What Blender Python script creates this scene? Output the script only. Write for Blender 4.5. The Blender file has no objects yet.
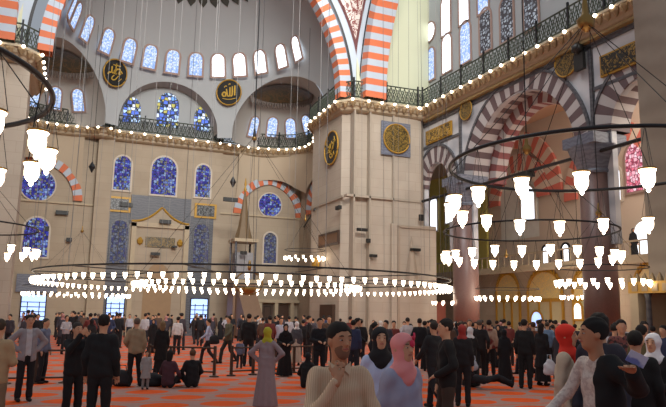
import bpy, math, random
import numpy as np
from mathutils import Vector, Matrix
random.seed(7)
rng = np.random.default_rng(7)
PI = math.pi
sc = bpy.context.scene
COL = sc.collection
# ------------------------------------------------------------------ camera model
F, TILT, YAW, ROLL, EYE = 668.1, math.radians(9.443), math.radians(23.1), math.radians(1.0), 1.65

def ray(px, py):
    a0, b0 = px - 333, py - 203.5
    c, s = math.cos(ROLL), math.sin(ROLL)
    a = a0 * c + b0 * s; b = -a0 * s + b0 * c
    u, v = a / F, -b / F
    Y = math.cos(TILT) - v * math.sin(TILT); Z = math.sin(TILT) + v * math.cos(TILT)
    return Vector((u * math.cos(YAW) + Y * math.sin(YAW), -u * math.sin(YAW) + Y * math.cos(YAW), Z))

O = Vector((0, 0, EYE))
def at_y(px, py, y): r = ray(px, py); return O + r * (y / r.y)
def at_x(px, py, x): r = ray(px, py); return O + r * (x / r.x)
def at_z(px, py, z): r = ray(px, py); return O + r * ((z - EYE) / r.z)
def at_d(px, py, d):                       # horizontal distance along the viewing direction
    r = ray(px, py); f = r.x * math.sin(YAW) + r.y * math.cos(YAW); return O + r * (d / f)

cd = bpy.data.cameras.new('camera'); cam = bpy.data.objects.new('camera', cd); COL.objects.link(cam)
c0 = ray(333, 203.5); ex = (ray(334, 203.5) - c0).normalized(); ey = -(ray(333, 204.5) - c0).normalized()
ez = ex.cross(ey)
cam.matrix_world = Matrix(((ex.x, ey.x, ez.x, 0), (ex.y, ey.y, ez.y, 0), (ex.z, ey.z, ez.z, EYE), (0, 0, 0, 1)))
cd.sensor_width = 36; cd.lens = F / 666 * 36; cd.clip_start = .1; cd.clip_end = 300
sc.camera = cam

# ------------------------------------------------------------------ materials
MATS = {}
def newmat(name):
    m = bpy.data.materials.new(name); m.use_nodes = True
    nt = m.node_tree; b = nt.nodes['Principled BSDF']
    return m, nt, b
def lin(c):
    return tuple(((x / 255) / 12.92 if x / 255 <= .04045 else ((x / 255 + .055) / 1.055) ** 2.4) for x in c) + (1,)
def mat(name, rgb, rough=.7, metal=0, noise=.12, scale=3, bump=0):
    """plain material with a little procedural variation; rgb in 0-255 sRGB"""
    if name in MATS: return MATS[name]
    m, nt, b = newmat(name)
    L = nt.links
    tc = nt.nodes.new('ShaderNodeTexCoord'); n = nt.nodes.new('ShaderNodeTexNoise'); n.inputs['Scale'].default_value = scale
    n.inputs['Detail'].default_value = 4
    L.new(tc.outputs['Object'], n.inputs['Vector'])
    cr = nt.nodes.new('ShaderNodeMix'); cr.data_type = 'RGBA'
    c = lin(rgb)
    cr.inputs[6].default_value = tuple(x * (1 - noise) for x in c[:3]) + (1,)
    cr.inputs[7].default_value = tuple(min(1, x * (1 + noise)) for x in c[:3]) + (1,)
    L.new(n.outputs['Fac'], cr.inputs[0]); L.new(cr.outputs[2], b.inputs['Base Color'])
    b.inputs['Roughness'].default_value = rough; b.inputs['Metallic'].default_value = metal
    if bump:
        bp = nt.nodes.new('ShaderNodeBump'); bp.inputs['Strength'].default_value = bump
        L.new(n.outputs['Fac'], bp.inputs['Height']); L.new(bp.outputs[0], b.inputs['Normal'])
    MATS[name] = m; return m
def glow(name, rgb, strength):
    if name in MATS: return MATS[name]
    m, nt, b = newmat(name)
    b.inputs['Base Color'].default_value = lin(rgb); b.inputs['Emission Color'].default_value = lin(rgb)
    b.inputs['Emission Strength'].default_value = strength
    MATS[name] = m; return m
def ashlar(name, c1, c2, mortar, bw=1.6, bh=.55, rot=None, msize=.012):
    """stone courses: brick texture on world coordinates; rot picks the wall's horizontal axis"""
    m, nt, b = newmat(name); L = nt.links
    g = nt.nodes.new('ShaderNodeNewGeometry'); s = nt.nodes.new('ShaderNodeSeparateXYZ'); L.new(g.outputs['Position'], s.inputs[0])
    ad = nt.nodes.new('ShaderNodeMath'); ad.operation = 'ADD'; L.new(s.outputs['X'], ad.inputs[0]); L.new(s.outputs['Y'], ad.inputs[1])
    cb = nt.nodes.new('ShaderNodeCombineXYZ'); L.new(ad.outputs[0], cb.inputs[0]); L.new(s.outputs['Z'], cb.inputs[1])
    br = nt.nodes.new('ShaderNodeTexBrick'); L.new(cb.outputs[0], br.inputs['Vector'])
    br.inputs['Scale'].default_value = 1; br.inputs['Brick Width'].default_value = bw; br.inputs['Row Height'].default_value = bh
    br.inputs['Mortar Size'].default_value = msize; br.inputs['Mortar Smooth'].default_value = .3
    br.inputs['Color1'].default_value = lin(c1); br.inputs['Color2'].default_value = lin(c2); br.inputs['Mortar'].default_value = lin(mortar)
    n = nt.nodes.new('ShaderNodeTexNoise'); n.inputs['Scale'].default_value = .6; n.inputs['Detail'].default_value = 5
    mx = nt.nodes.new('ShaderNodeMix'); mx.data_type = 'RGBA'; mx.blend_type = 'MULTIPLY'; mx.inputs[0].default_value = .5
    rp = nt.nodes.new('ShaderNodeValToRGB'); rp.color_ramp.elements[0].color = (.7, .68, .66, 1); rp.color_ramp.elements[0].position = .3
    rp.color_ramp.elements[1].position = .7
    L.new(g.outputs['Position'], n.inputs['Vector']); L.new(n.outputs['Fac'], rp.inputs[0])
    L.new(br.outputs['Color'], mx.inputs[6]); L.new(rp.outputs[0], mx.inputs[7]); L.new(mx.outputs[2], b.inputs['Base Color'])
    b.inputs['Roughness'].default_value = .75
    MATS[name] = m; return m
def marble(name, c1, c2, scale=.8, rough=.4):
    m, nt, b = newmat(name); L = nt.links
    g = nt.nodes.new('ShaderNodeNewGeometry')
    w = nt.nodes.new('ShaderNodeTexWave'); w.inputs['Scale'].default_value = scale; w.inputs['Distortion'].default_value = 9
    w.inputs['Detail'].default_value = 4; w.inputs['Detail Scale'].default_value = 1.5; w.bands_direction = 'Z'
    mx = nt.nodes.new('ShaderNodeMix'); mx.data_type = 'RGBA'; mx.inputs[6].default_value = lin(c1); mx.inputs[7].default_value = lin(c2)
    L.new(g.outputs['Position'], w.inputs['Vector']); L.new(w.outputs['Fac'], mx.inputs[0]); L.new(mx.outputs[2], b.inputs['Base Color'])
    b.inputs['Roughness'].default_value = rough
    MATS[name] = m; return m
def stained(name, cols, strength, cell=6.0, line=.06, dark=(20, 25, 40), voro=True):
    """lit leaded glass: coloured cells between dark cames"""
    m, nt, b = newmat(name); L = nt.links
    tc = nt.nodes.new('ShaderNodeTexCoord')
    v = nt.nodes.new('ShaderNodeTexVoronoi'); v.inputs['Scale'].default_value = cell; v.inputs['Randomness'].default_value = .55
    v2 = nt.nodes.new('ShaderNodeTexVoronoi'); v2.feature = 'DISTANCE_TO_EDGE'; v2.inputs['Scale'].default_value = cell; v2.inputs['Randomness'].default_value = .55
    L.new(tc.outputs['Object'], v.inputs['Vector']); L.new(tc.outputs['Object'], v2.inputs['Vector'])
    s = nt.nodes.new('ShaderNodeSeparateColor'); L.new(v.outputs['Color'], s.inputs[0])
    r = nt.nodes.new('ShaderNodeValToRGB'); r.color_ramp.interpolation = 'CONSTANT'
    e = r.color_ramp.elements
    while len(e) < len(cols): e.new(1)
    for i, c in enumerate(cols): e[i].position = i / len(cols); e[i].color = lin(c)
    L.new(s.outputs[0], r.inputs[0])
    gt = nt.nodes.new('ShaderNodeMath'); gt.operation = 'GREATER_THAN'; gt.inputs[1].default_value = line
    L.new(v2.outputs['Distance'], gt.inputs[0])
    mx = nt.nodes.new('ShaderNodeMix'); mx.data_type = 'RGBA'; mx.inputs[6].default_value = lin(dark)
    L.new(gt.outputs[0], mx.inputs[0]); L.new(r.outputs[0], mx.inputs[7])
    L.new(mx.outputs[2], b.inputs['Emission Color']); b.inputs['Emission Strength'].default_value = strength
    b.inputs['Base Color'].default_value = (.02, .02, .03, 1); b.inputs['Roughness'].default_value = .6; b.inputs['Specular IOR Level'].default_value = .05
    MATS[name] = m; return m
def script_panel(name, bg, gold, scale=3.2, thr=.55, stretch=(1, 1, 1)):
    """gold flowing marks on a dark ground"""
    m, nt, b = newmat(name); L = nt.links
    tc = nt.nodes.new('ShaderNodeTexCoord'); mp = nt.nodes.new('ShaderNodeMapping'); mp.inputs['Scale'].default_value = stretch
    n = nt.nodes.new('ShaderNodeTexNoise'); n.inputs['Scale'].default_value = scale; n.inputs['Detail'].default_value = 2; n.inputs['Distortion'].default_value = 2.5
    L.new(tc.outputs['Object'], mp.inputs[0]); L.new(mp.outputs[0], n.inputs['Vector'])
    r = nt.nodes.new('ShaderNodeValToRGB'); e = r.color_ramp.elements
    e[0].position = thr - .03; e[0].color = lin(bg); e[1].position = thr; e[1].color = lin(gold)
    e2 = e.new(thr + .09); e2.color = lin(gold); e3 = e.new(thr + .12); e3.color = lin(bg)
    L.new(n.outputs['Fac'], r.inputs[0]); L.new(r.outputs[0], b.inputs['Base Color']); b.inputs['Roughness'].default_value = .4
    MATS[name] = m; return m

M_PLASTER = mat('pale grey plaster', (158, 161, 162), .85, 0, .05, .35)
M_CREAM = mat('cream plaster', (190, 192, 164), .85, 0, .05, .4)
M_EXED = mat('warm grey plaster', (158, 154, 148), .85, 0, .05, .5)
M_STONE = ashlar('beige ashlar', (167, 152, 131), (162, 147, 126), (153, 138, 117), 1.7, .6)
M_PIER = ashlar('pinkish ashlar', (178, 165, 149), (173, 160, 144), (162, 149, 133), 1.5, .62)
M_NEARPIER = marble('veined tan marble', (152, 140, 124), (140, 128, 113), .25, .5)
M_MARBLE = marble('veined grey marble', (194, 195, 198), (166, 168, 174), .22, .35)
M_DGREY = marble('dark grey marble', (88, 88, 92), (70, 70, 76), 1.2, .4)
M_SLATEM = marble('charcoal slate panel', (92, 93, 98), (76, 78, 84), 1.6, .5)
M_SLATE = marble('slate blue marble', (112, 116, 128), (94, 98, 112), 1.6, .45)
M_ORANGE = mat('orange voussoir', (196, 104, 66), .7, 0, .08, 2)
M_WHITEV = mat('white voussoir', (168, 178, 188), .7, 0, .06, 2)
M_RED = mat('brick red voussoir', (206, 112, 96), .7, 0, .08, 2)
M_CREAMV = mat('pale cream voussoir', (208, 190, 172), .7, 0, .06, 2)
M_DKV = mat('dark voussoir', (96, 78, 80), .6, 0, .08, 2)
M_LTV = mat('light marble voussoir', (178, 172, 170), .6, 0, .06, 2)
M_GOLD = mat('gilded trim', (168, 128, 44), .5, .2, .15, 4)
M_GOLDP = mat('gold leaf lettering', (186, 150, 58), .5, .2, .1, 4)
M_BLACK = mat('black lacquer', (22, 22, 20), .5, 0, .1, 4)
M_IRON = mat('dark wrought iron', (34, 34, 36), .5, .4, .1, 6)
M_RAIL = mat('bronze green railing', (60, 67, 54), .6, .1, .15, 6)
M_BRASS = mat('aged brass', (150, 118, 66), .35, .8, .1, 6)
M_CORN = mat('carved cornice stone', (170, 154, 128), .7, 0, .12, 5, .2)
M_CORNG = mat('gilt muqarnas', (146, 124, 92), .5, .1, .15, 5)
M_WFRAME = mat('reddish painted window border', (150, 126, 116), .8, 0, .06, 5)
M_WFRAME2 = mat('pale stone window border', (190, 178, 162), .8, 0, .05, 5)
M_GRANITE = mat('red granite', (116, 90, 84), .35, 0, .2, 14)
M_WOOD = mat('dark walnut wood', (66, 46, 34), .5, 0, .2, 6)
M_LAMP = glow('lit lamp glass', (255, 236, 206), 9)
M_BULB = glow('lit bulb', (255, 236, 210), 10)
M_DKFRAME = mat('dark brown frame', (40, 34, 30), .9)  # flat dark brown for the frames of small openings
P_WHITE = glow('bright white pane', (236, 244, 255), 1.9)
P_BLUEW = stained('pale blue lattice pane', [(190, 215, 255), (220, 235, 255), (150, 185, 245), (235, 242, 255)], 1.15, 7.5, .05, (140, 170, 228))
P_BLUE = stained('blue stained glass', [(70, 80, 215), (120, 150, 240), (50, 50, 170), (170, 200, 250), (110, 90, 200), (150, 150, 120)], .62, 5.5, .06, (40, 42, 90))
P_UPBLUE = stained('blue and yellow stained glass', [(120, 170, 240), (190, 220, 255), (90, 120, 220), (225, 235, 255), (190, 180, 90), (70, 90, 160)], 1.35, 3.4, .09, (44, 50, 60))
P_DIM = stained('dim stained glass', [(110, 120, 160), (150, 158, 180), (90, 90, 150), (140, 135, 130)], .45, 5.5, .06, (70, 70, 80))
P_GREYL = stained('grey lattice pane', [(176, 184, 196), (150, 156, 166), (196, 204, 214)], .75, 4.5, .14, (70, 66, 66))
P_RED = stained('red lattice pane', [(238, 120, 140), (255, 190, 205), (235, 140, 160), (255, 220, 230)], 1.0, 5, .07, (150, 60, 80))
P_DOOR = glow('daylit doorway pane', (165, 195, 255), 1.3)
M_SCRIPT = script_panel('gold script on black', (24, 22, 17), (140, 112, 44), 3.4)
M_SCRIPT2 = script_panel('gold script on olive', (50, 42, 20), (132, 104, 42), 3.6, .5)
M_CONCH = script_panel('painted arabesque', (64, 60, 46), (92, 72, 50), 1.3, .5)
M_PEND = script_panel('red and white arabesque', (196, 186, 178), (112, 52, 48), 2.1, .47)

def carpet():
    m, nt, b = newmat('orange medallion carpet'); L = nt.links
    g = nt.nodes.new('ShaderNodeNewGeometry'); s = nt.nodes.new('ShaderNodeSeparateXYZ'); L.new(g.outputs['Position'], s.inputs[0])
    def math_(op, a, bb=None, c=None):
        n = nt.nodes.new('ShaderNodeMath'); n.operation = op
        for i, v in enumerate((a, bb, c)):
            if v is None: continue
            if isinstance(v, (int, float)): n.inputs[i].default_value = v
            else: L.new(v, n.inputs[i])
        return n.outputs[0]
    v = math_('DIVIDE', s.outputs['Y'], 1.22); row = math_('FLOOR', v); fv = math_('SUBTRACT', math_('FRACT', v), .5)
    off = math_('MULTIPLY', math_('MODULO', row, 2), .5)
    u = math_('ADD', math_('DIVIDE', s.outputs['X'], 1.2), off); fu = math_('SUBTRACT', math_('FRACT', u), .5)
    d = math_('SQRT', math_('ADD', math_('POWER', math_('DIVIDE', math_('ABSOLUTE', fu), .41), 1.7), math_('POWER', math_('DIVIDE', math_('ABSOLUTE', fv), .34), 1.7)))
    inside = math_('LESS_THAN', d, 1.0)
    n = nt.nodes.new('ShaderNodeTexNoise'); n.inputs['Scale'].default_value = 22; L.new(g.outputs['Position'], n.inputs['Vector'])
    a = nt.nodes.new('ShaderNodeMix'); a.data_type = 'RGBA'; a.inputs[6].default_value = lin((176, 142, 134)); a.inputs[7].default_value = lin((156, 118, 108)); L.new(n.outputs['Fac'], a.inputs[0])
    o = nt.nodes.new('ShaderNodeMix'); o.data_type = 'RGBA'; o.inputs[6].default_value = lin((214, 82, 34)); o.inputs[7].default_value = lin((226, 96, 44)); L.new(n.outputs['Fac'], o.inputs[0])
    # thin orange line between rows
    ln = math_('GREATER_THAN', math_('ABSOLUTE', fv), .455)
    k = nt.nodes.new('ShaderNodeMix'); k.data_type = 'RGBA'; k.inputs[7].default_value = lin((198, 110, 78)); L.new(ln, k.inputs[0]); L.new(a.outputs[2], k.inputs[6])
    f = nt.nodes.new('ShaderNodeMix'); f.data_type = 'RGBA'; L.new(inside, f.inputs[0]); L.new(k.outputs[2], f.inputs[6]); L.new(o.outputs[2], f.inputs[7])
    L.new(f.outputs[2], b.inputs['Base Color']); b.inputs['Roughness'].default_value = .95
    b.inputs['Specular IOR Level'].default_value = .1
    return m
M_CARPET = carpet()

# ------------------------------------------------------------------ object helpers
def link(o, parent=None):
    COL.objects.link(o)
    if parent is not None: o.parent = parent
    return o
def meshobj(name, verts, faces, mats, parent=None, fmat=None, smooth=False, loc=None):
    me = bpy.data.meshes.new(name); me.from_pydata([tuple(v) for v in verts], [], [tuple(int(i) for i in f) for f in faces])
    for m in (mats if isinstance(mats, (list, tuple)) else [mats]): me.materials.append(m)
    if fmat is not None: me.polygons.foreach_set('material_index', np.array(fmat, dtype=np.int32))
    if smooth: me.polygons.foreach_set('use_smooth', np.ones(len(me.polygons), dtype=bool))
    me.update()
    o = bpy.data.objects.new(name, me)
    if loc is not None: o.location = loc
    return link(o, parent)
def tag(o, label=None, cat=None, group=None, kind=None):
    if label: o['label'] = label
    if cat: o['category'] = cat
    if group: o['group'] = group
    if kind: o['kind'] = kind
    return o
def empty(name, loc=(0, 0, 0), rz=0, parent=None):
    o = bpy.data.objects.new(name, None); o.location = loc; o.rotation_euler = (0, 0, rz); o.empty_display_size = .2
    return link(o, parent)
FLOOR = -.2            # carpet level; the camera is held 1.85 m above it
GROUND = [0]
class MB:
    def __init__(s): s.v = []; s.f = []; s.m = []
    def add(s, vs, fs, mi=0, X=None):
        n = len(s.v)
        s.v += [tuple(X @ Vector(v)) if X is not None else tuple(v) for v in vs]
        s.f += [tuple(n + i for i in f) for f in fs]; s.m += [mi] * len(fs)
    def box(s, x0, y0, z0, x1, y1, z1, mi=0, X=None):
        if z0 == 0: z0 = GROUND[0]
        s.add([(x0,y0,z0),(x1,y0,z0),(x1,y1,z0),(x0,y1,z0),(x0,y0,z1),(x1,y0,z1),(x1,y1,z1),(x0,y1,z1)],
              [(0,3,2,1),(4,5,6,7),(0,1,5,4),(1,2,6,5),(2,3,7,6),(3,0,4,7)], mi, X)
    def tube(s, pts, r, n=8, mi=0, closed=False):
        pts = [Vector(p) for p in pts]; N = len(pts); base = len(s.v); up = Vector((0, 0, 1))
        for i, p in enumerate(pts):
            if closed: t = (pts[(i + 1) % N] - pts[i - 1])
            else: t = pts[min(i + 1, N - 1)] - pts[max(i - 1, 0)]
            t.normalize()
            a = t.cross(up) if abs(t.z) < .95 else t.cross(Vector((1, 0, 0)))
            a.normalize(); b = t.cross(a)
            rr = r[i] if isinstance(r, (list, tuple)) else r
            for k in range(n):
                an = 2 * PI * k / n; s.v.append(tuple(p + a * math.cos(an) * rr + b * math.sin(an) * rr))
        for i in range(N if closed else N - 1):
            j = (i + 1) % N
            for k in range(n):
                l = (k + 1) % n
                s.f.append((base + i*n + k, base + i*n + l, base + j*n + l, base + j*n + k)); s.m.append(mi)
        if not closed:
            s.f.append(tuple(base + k for k in range(n))); s.m.append(mi)
            s.f.append(tuple(base + (N-1)*n + k for k in reversed(range(n)))); s.m.append(mi)
    def lathe(s, prof, n=16, c=(0, 0, 0), mi=0, X=None):
        base = len(s.v); vs = []
        for r, z in prof:
            for k in range(n):
                a = 2*PI*k/n; vs.append((c[0] + r*math.cos(a), c[1] + r*math.sin(a), c[2] + z))
        fs = []
        for i in range(len(prof) - 1):
            for k in range(n):
                l = (k+1) % n; fs.append((i*n+k, i*n+l, (i+1)*n+l, (i+1)*n+k))
        fs.append(tuple(reversed(range(n)))); fs.append(tuple((len(prof)-1)*n + k for k in range(n)))
        s.add(vs, fs, mi, X)
    def prism(s, poly, z0, z1, mi=0):
        if z0 == 0: z0 = GROUND[0]
        n = len(poly); vs = [(x, y, z0) for x, y in poly] + [(x, y, z1) for x, y in poly]
        fs = [tuple(reversed(range(n))), tuple(n + i for i in range(n))] + [(i, (i+1) % n, n + (i+1) % n, n + i) for i in range(n)]
        s.add(vs, fs, mi)
    def build(s, name, mats, parent=None, smooth=False, loc=None):
        return meshobj(name, s.v, s.f, mats, parent, s.m, smooth, loc)

def clip_tris(V, T, d):
    """keep the part of the triangles where d > 0, cutting crossing triangles along d = 0"""
    V = [tuple(v) for v in V]; out = []; cache = {}
    def cut(i, j):
        k = (min(i, j), max(i, j))
        if k not in cache:
            t = d[i] / (d[i] - d[j]); a, b = np.array(V[i]), np.array(V[j]); V.append(tuple(a + (b - a) * t)); cache[k] = len(V) - 1
        return cache[k]
    for t in T:
        s = [d[i] > 0 for i in t]; c = sum(s)
        if c == 3: out.append(tuple(t))
        elif c == 1:
            i = s.index(True); a, b, e = t[i], t[(i+1) % 3], t[(i+2) % 3]; out.append((a, cut(a, b), cut(a, e)))
        elif c == 2:
            i = s.index(False); e, a, b = t[i], t[(i+1) % 3], t[(i+2) % 3]; p, q = cut(a, e), cut(b, e); out.append((a, b, q)); out.append((a, q, p))
    return V, out
def sheet(name, fn, u0, u1, nu, v0, v1, nv, keep, mats, parent=None, smooth=True):
    """parametric surface fn(u,v)->(x,y,z) clipped where keep(P) > 0"""
    us = np.linspace(u0, u1, nu + 1); vs = np.linspace(v0, v1, nv + 1)
    V = np.array([fn(u, v) for v in vs for u in us]); T = []
    for j in range(nv):
        for i in range(nu):
            a = j*(nu+1) + i; b = a + 1; c = b + nu + 1; d = a + nu + 1; T += [(a, b, c), (a, c, d)]
    if keep is not None:
        for kf in (keep if isinstance(keep, list) else [keep]):
            V = np.array(V); V, T = clip_tris(V, T, [float(x) for x in kf(V)])
    used = sorted({i for t in T for i in t}); mp = {u: k for k, u in enumerate(used)}
    return meshobj(name, [V[i] for i in used], [tuple(mp[i] for i in t) for t in T], mats, parent, None, smooth)
def frame_pt(Op, U, N):
    Op, U, N = Vector(Op), Vector(U), Vector(N)
    return lambda u, z, d=0: Op + U * u + Vector((0, 0, 1)) * z + N * d
def arch_band(name, P, ri, ro, n, mats, d0, d1, a0=0, a1=PI, parent=None, legs=0, soff=None, seg=3, point=0.0):
    """ring of alternating voussoirs in the plane frame P(u,z,d), front face at d0, back at d1 (soffit in between);
    point > 0 makes a two-centred pointed arch"""
    mb = MB(); mi = 0
    def pt(r, a, d):
        if point:
            sgn = 1 if a < PI/2 else -1; b = a if a < PI/2 else PI - a
            R = r + point; zmax = math.sqrt(max(0, R*R - point*point)); am = math.asin(zmax / R)
            t = b / (PI/2) * am
            return P(sgn * (R * math.cos(t) - point), R * math.sin(t), d)
        return P(r * math.cos(a), r * math.sin(a), d)
    for i in range(n):
        for k in range(seg):
            b0 = a0 + (a1-a0)*(i + k/seg)/n; b1 = a0 + (a1-a0)*(i + (k+1)/seg)/n
            q = [pt(ri, b0, d0), pt(ro, b0, d0), pt(ro, b1, d0), pt(ri, b1, d0), pt(ri, b0, d1), pt(ro, b0, d1), pt(ro, b1, d1), pt(ri, b1, d1)]
            mb.add(q, [(0,1,2,3), (3,7,4,0), (1,5,6,2), (7,6,5,4)], i % 2)
    return mb.build(name, mats, parent)
WN = [0]
ORD = ['first', 'second', 'third', 'fourth', 'fifth', 'sixth', 'seventh', 'eighth', 'ninth', 'tenth', 'eleventh', 'twelfth', 'thirteenth', 'fourteenth']
def window(c, n, w, h, pane, label, frame=M_WFRAME, fw=.14, rnd=False, pointed=.12, tiltv=None, bars=False, proud=.06, lit=None):
    """arched (or round) window: c centre, n inward horizontal normal"""
    WN[0] += 1
    n = Vector(n).normalized(); t = empty('window_%d' % WN[0], c)
    U = Vector((0, 0, 1)).cross(Vector((n.x, n.y, 0)).normalized()).normalized(); W = n.cross(U).normalized()
    t.rotation_euler = Matrix(((U.x, -n.x, W.x), (U.y, -n.y, W.y), (U.z, -n.z, W.z))).to_euler()
    def outline(w, h, ex=0):
        if rnd: return [((w/2) * math.cos(a), (w/2) * math.sin(a)) for a in np.linspace(0, 2*PI, 33)[:-1]]
        r = w/2; zt = h/2 - r * (1 + pointed); pts = [(-r, -h/2), (r, -h/2)]
        for k in range(15):
            a = PI * k / 14; pts.append((r * math.cos(a), zt + r * (1 + pointed) * math.sin(a) ** .93))
        return pts
    inn = outline(w, h); out = outline(w + 2*fw, h + 2*fw); k = len(inn)
    vs = [(x, -proud, z) for x, z in out] + [(x, -proud, z) for x, z in inn] + [(x, 0.02, z) for x, z in out] + [(x, 0.0, z) for x, z in inn]
    fs = []
    for i in range(k):
        j = (i+1) % k; fs += [(i, j, k+j, k+i), (i, 2*k+i, 2*k+j, j), (k+i, k+j, 3*k+j, 3*k+i)]
    meshobj('frame', vs, fs, frame, t)
    pn = meshobj('pane', [(x, -.015, z) for x, z in inn] + [(x, .015, z) for x, z in inn],
            [tuple(range(k)), tuple(reversed(range(k, 2*k)))] + [(i, k + i, k + (i+1) % k, (i+1) % k) for i in range(k)], pane, t)
    if bars:
        mb = MB()
        for q in (-.25, .25): mb.box(q*w - .03, -.035, -h/2, q*w + .03, -.016, h/2 - w*.3)
        for q in range(1, 5): mb.box(-w/2, -.036, -h/2 + q*h/5.5 - .03, w/2, -.016, -h/2 + q*h/5.5 + .03)
        mb.build('glazing_bar', frame, t)
    t['kind'] = 'structure'; t['label'] = label
    return t
# ================================================================== ARCHITECTURE
AX = 8.1; HC = 15.65; YM = 54.0; XS = 23.5
def st(o, label): o['kind'] = 'structure'; o['label'] = label; return o
# floor
mb = MB(); mb.box(-30, -6, FLOOR - .3, 45, 62, FLOOR); GROUND[0] = FLOOR; st(mb.build('floor', M_CARPET), 'orange medallion carpet covering the prayer hall floor')
# ---- mihrab wall (below the gallery) and exedra lower walls
def wallbox(name, x0, y0, z0, x1, y1, z1, m, label):
    mb = MB(); mb.box(x0, y0, z0, x1, y1, z1); return st(mb.build(name, m), label)
wallbox('wall_mihrab', 3.4, YM, 0, 12.9, YM + 1, HC, M_STONE, 'beige stone mihrab wall below the gallery between two pilasters')
wallbox('wall_back_right', 12.9, YM + .25, 0, 21, YM + 1.2, HC, M_STONE, 'beige back wall under the striped arch beside the minbar')
wallbox('wall_back_left', -6, YM + .25, 0, 3.4, YM + 1.2, HC, M_STONE, 'beige back wall under the striped arch behind the left lamps')
wallbox('wall_corner_right', 20.0, 44, 0, 21, YM + .25, HC, M_STONE, 'narrow corner wall between the back wall and the big pier')
wallbox('wall_corner_left', -5, 44, 0, -4.0, YM + .25, HC, M_STONE, 'narrow corner wall hidden beside the left pier')
for s, nm in ((-1, 'left'), (1, 'right')):
    x = AX + s * 4.65
    wallbox('trim_pilaster_' + nm, min(x - .75*s, x + .45*s) , YM - .35, 0, max(x - .75*s, x + .45*s), YM + .1, HC - .6, M_STONE, 'flat stone pilaster at the %s end of the mihrab wall' % nm) if s < 0 else None
# curved squinch surfaces above the lower striped arches
def squinch(s):
    cx = AX + s * 7.6; cy = 49.6                      # centre of the curved part
    def fn(a, z):
        k = min(1, max(0, (z - 9.2) / 4.8)); k = k*k*(3-2*k)
        ca, sa = math.cos(a), math.sin(a); m = max(abs(ca), abs(sa))
        rx, ry = 4.28, 4.6
        sq = (rx*ca/m, ry*sa/m); rd = (rx*ca*.97, ry*sa*.97)
        x = cx + s * (sq[0]*(1-k) + rd[0]*k - .03); y = cy + sq[1]*(1-k) + rd[1]*k - .03
        return (x, y, z)
    def k1(P): return np.maximum(0, 0) + np.where(P[:, 2] > 9.9, np.hypot(P[:, 0] - (AX + s*9.05), P[:, 2] - 9.9) - 3.05, np.abs(P[:, 0] - (AX + s*9.05)) - 3.05) + np.where(P[:, 1] < 51.5, 10, 0)
    def k2(P): return np.where(P[:, 2] > 9.9, np.hypot(P[:, 1] - 49.4, P[:, 2] - 9.9) - 3.05, np.abs(P[:, 1] - 49.4) - 3.05) + np.where(P[:, 1] > 53, 10, 0)
    def k3(P): return P[:, 2] - 9.5
    o = sheet('wall_squinch', fn, -.35, PI/2 + .35, 60, 9.4, HC, 44, [k3, k1, k2], mat('warm beige plaster', (172, 156, 134), .85, 0, .05, .5))
    o.name = 'wall_squinch_' + ('right' if s > 0 else 'left')
    st(o, 'smooth curved plaster above the %s striped squinch arches' % ('right' if s > 0 else 'left'))
squinch(1); squinch(-1)
SQ = [0]
def sarch(center, U, N, ri, ro, n, mats, d1, label, point=0.0, d0=.12, name='trim_arch'):
    SQ[0] += 1
    P = frame_pt(center, U, N)
    return st(arch_band(name + '_%d' % SQ[0], P, ri, ro, n, mats, d0, d1, point=point), label)
sarch((17.15, YM + .2, 9.9), (1, 0, 0), (0, -1, 0), 2.45, 3.1, 21, [M_ORANGE, M_WHITEV], -.1, 'orange and white striped arch above the round window beside the minbar', .25, .16)
sarch((-.95, YM + .2, 9.9), (1, 0, 0), (0, -1, 0), 2.45, 3.1, 21, [M_ORANGE, M_WHITEV], -.1, 'orange and white striped arch above the round window at the photo\'s left', .25, .16)
sarch((19.98, 49.4, 9.9), (0, 1, 0), (-1, 0, 0), 2.2, 3.1, 21, [M_ORANGE, M_WHITEV], -.1, 'steeply foreshortened orange striped arch touching the big pier', .25, .1)
sarch((-3.98, 49.4, 9.9), (0, 1, 0), (1, 0, 0), 2.2, 3.1, 21, [M_ORANGE, M_WHITEV], -.1, 'orange striped arch in the corner behind the left pier', .25, .1)
# horizontal trim line under the arches
mb = MB(); mb.box(12.9, YM + .12, 9.75, 20, YM + .3, 9.9); mb.box(-4, YM + .12, 9.6, 3.4, YM + .3, 9.75); st(mb.build('trim_string_course', M_CORN), 'thin stone string course at the foot of the striped arches')

# ---- piers
def pier(s, label):
    x = lambda v: AX + s * v
    e = 9.25 if s > 0 else 9.85
    poly = [(e, 44.6), (e, 39.4), (9.75 + e - 9.25, 38.95), (9.75, 38.75), (10.9, 38.75), (10.9, 38.5), (12.6, 38.5), (12.6, 38.38), (14.7, 38.38), (15.6, 39.2), (15.6, 44.6)]
    mb = MB(); mb.prism([(x(a), b) for a, b in (poly if s < 0 else poly[::-1])], 0, HC)
    mb.prism([(x(a), b) for a, b in ([(12.4, 38.2), (15.75, 38.2), (15.75, 39.4), (12.4, 39.4)] if s < 0 else [(12.4, 39.4), (15.75, 39.4), (15.75, 38.2), (12.4, 38.2)])], 0, 7.6)
    o = st(mb.build('pillar', M_PIER), label); return o
pier(1, 'massive pink stone pier in the middle of the hall'); pier(-1, 'massive stone pier at the left edge of the photo')
# pier mouldings
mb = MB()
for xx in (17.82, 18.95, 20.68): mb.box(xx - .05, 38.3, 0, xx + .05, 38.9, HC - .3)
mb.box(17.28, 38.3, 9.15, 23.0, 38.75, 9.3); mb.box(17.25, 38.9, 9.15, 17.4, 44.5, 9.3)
st(mb.build('trim_pier', mat('darker pink stone', (160, 148, 132), .8)), 'slim vertical mouldings and string course on the big pier')  # slightly darker stone tone on the pier mouldings
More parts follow.
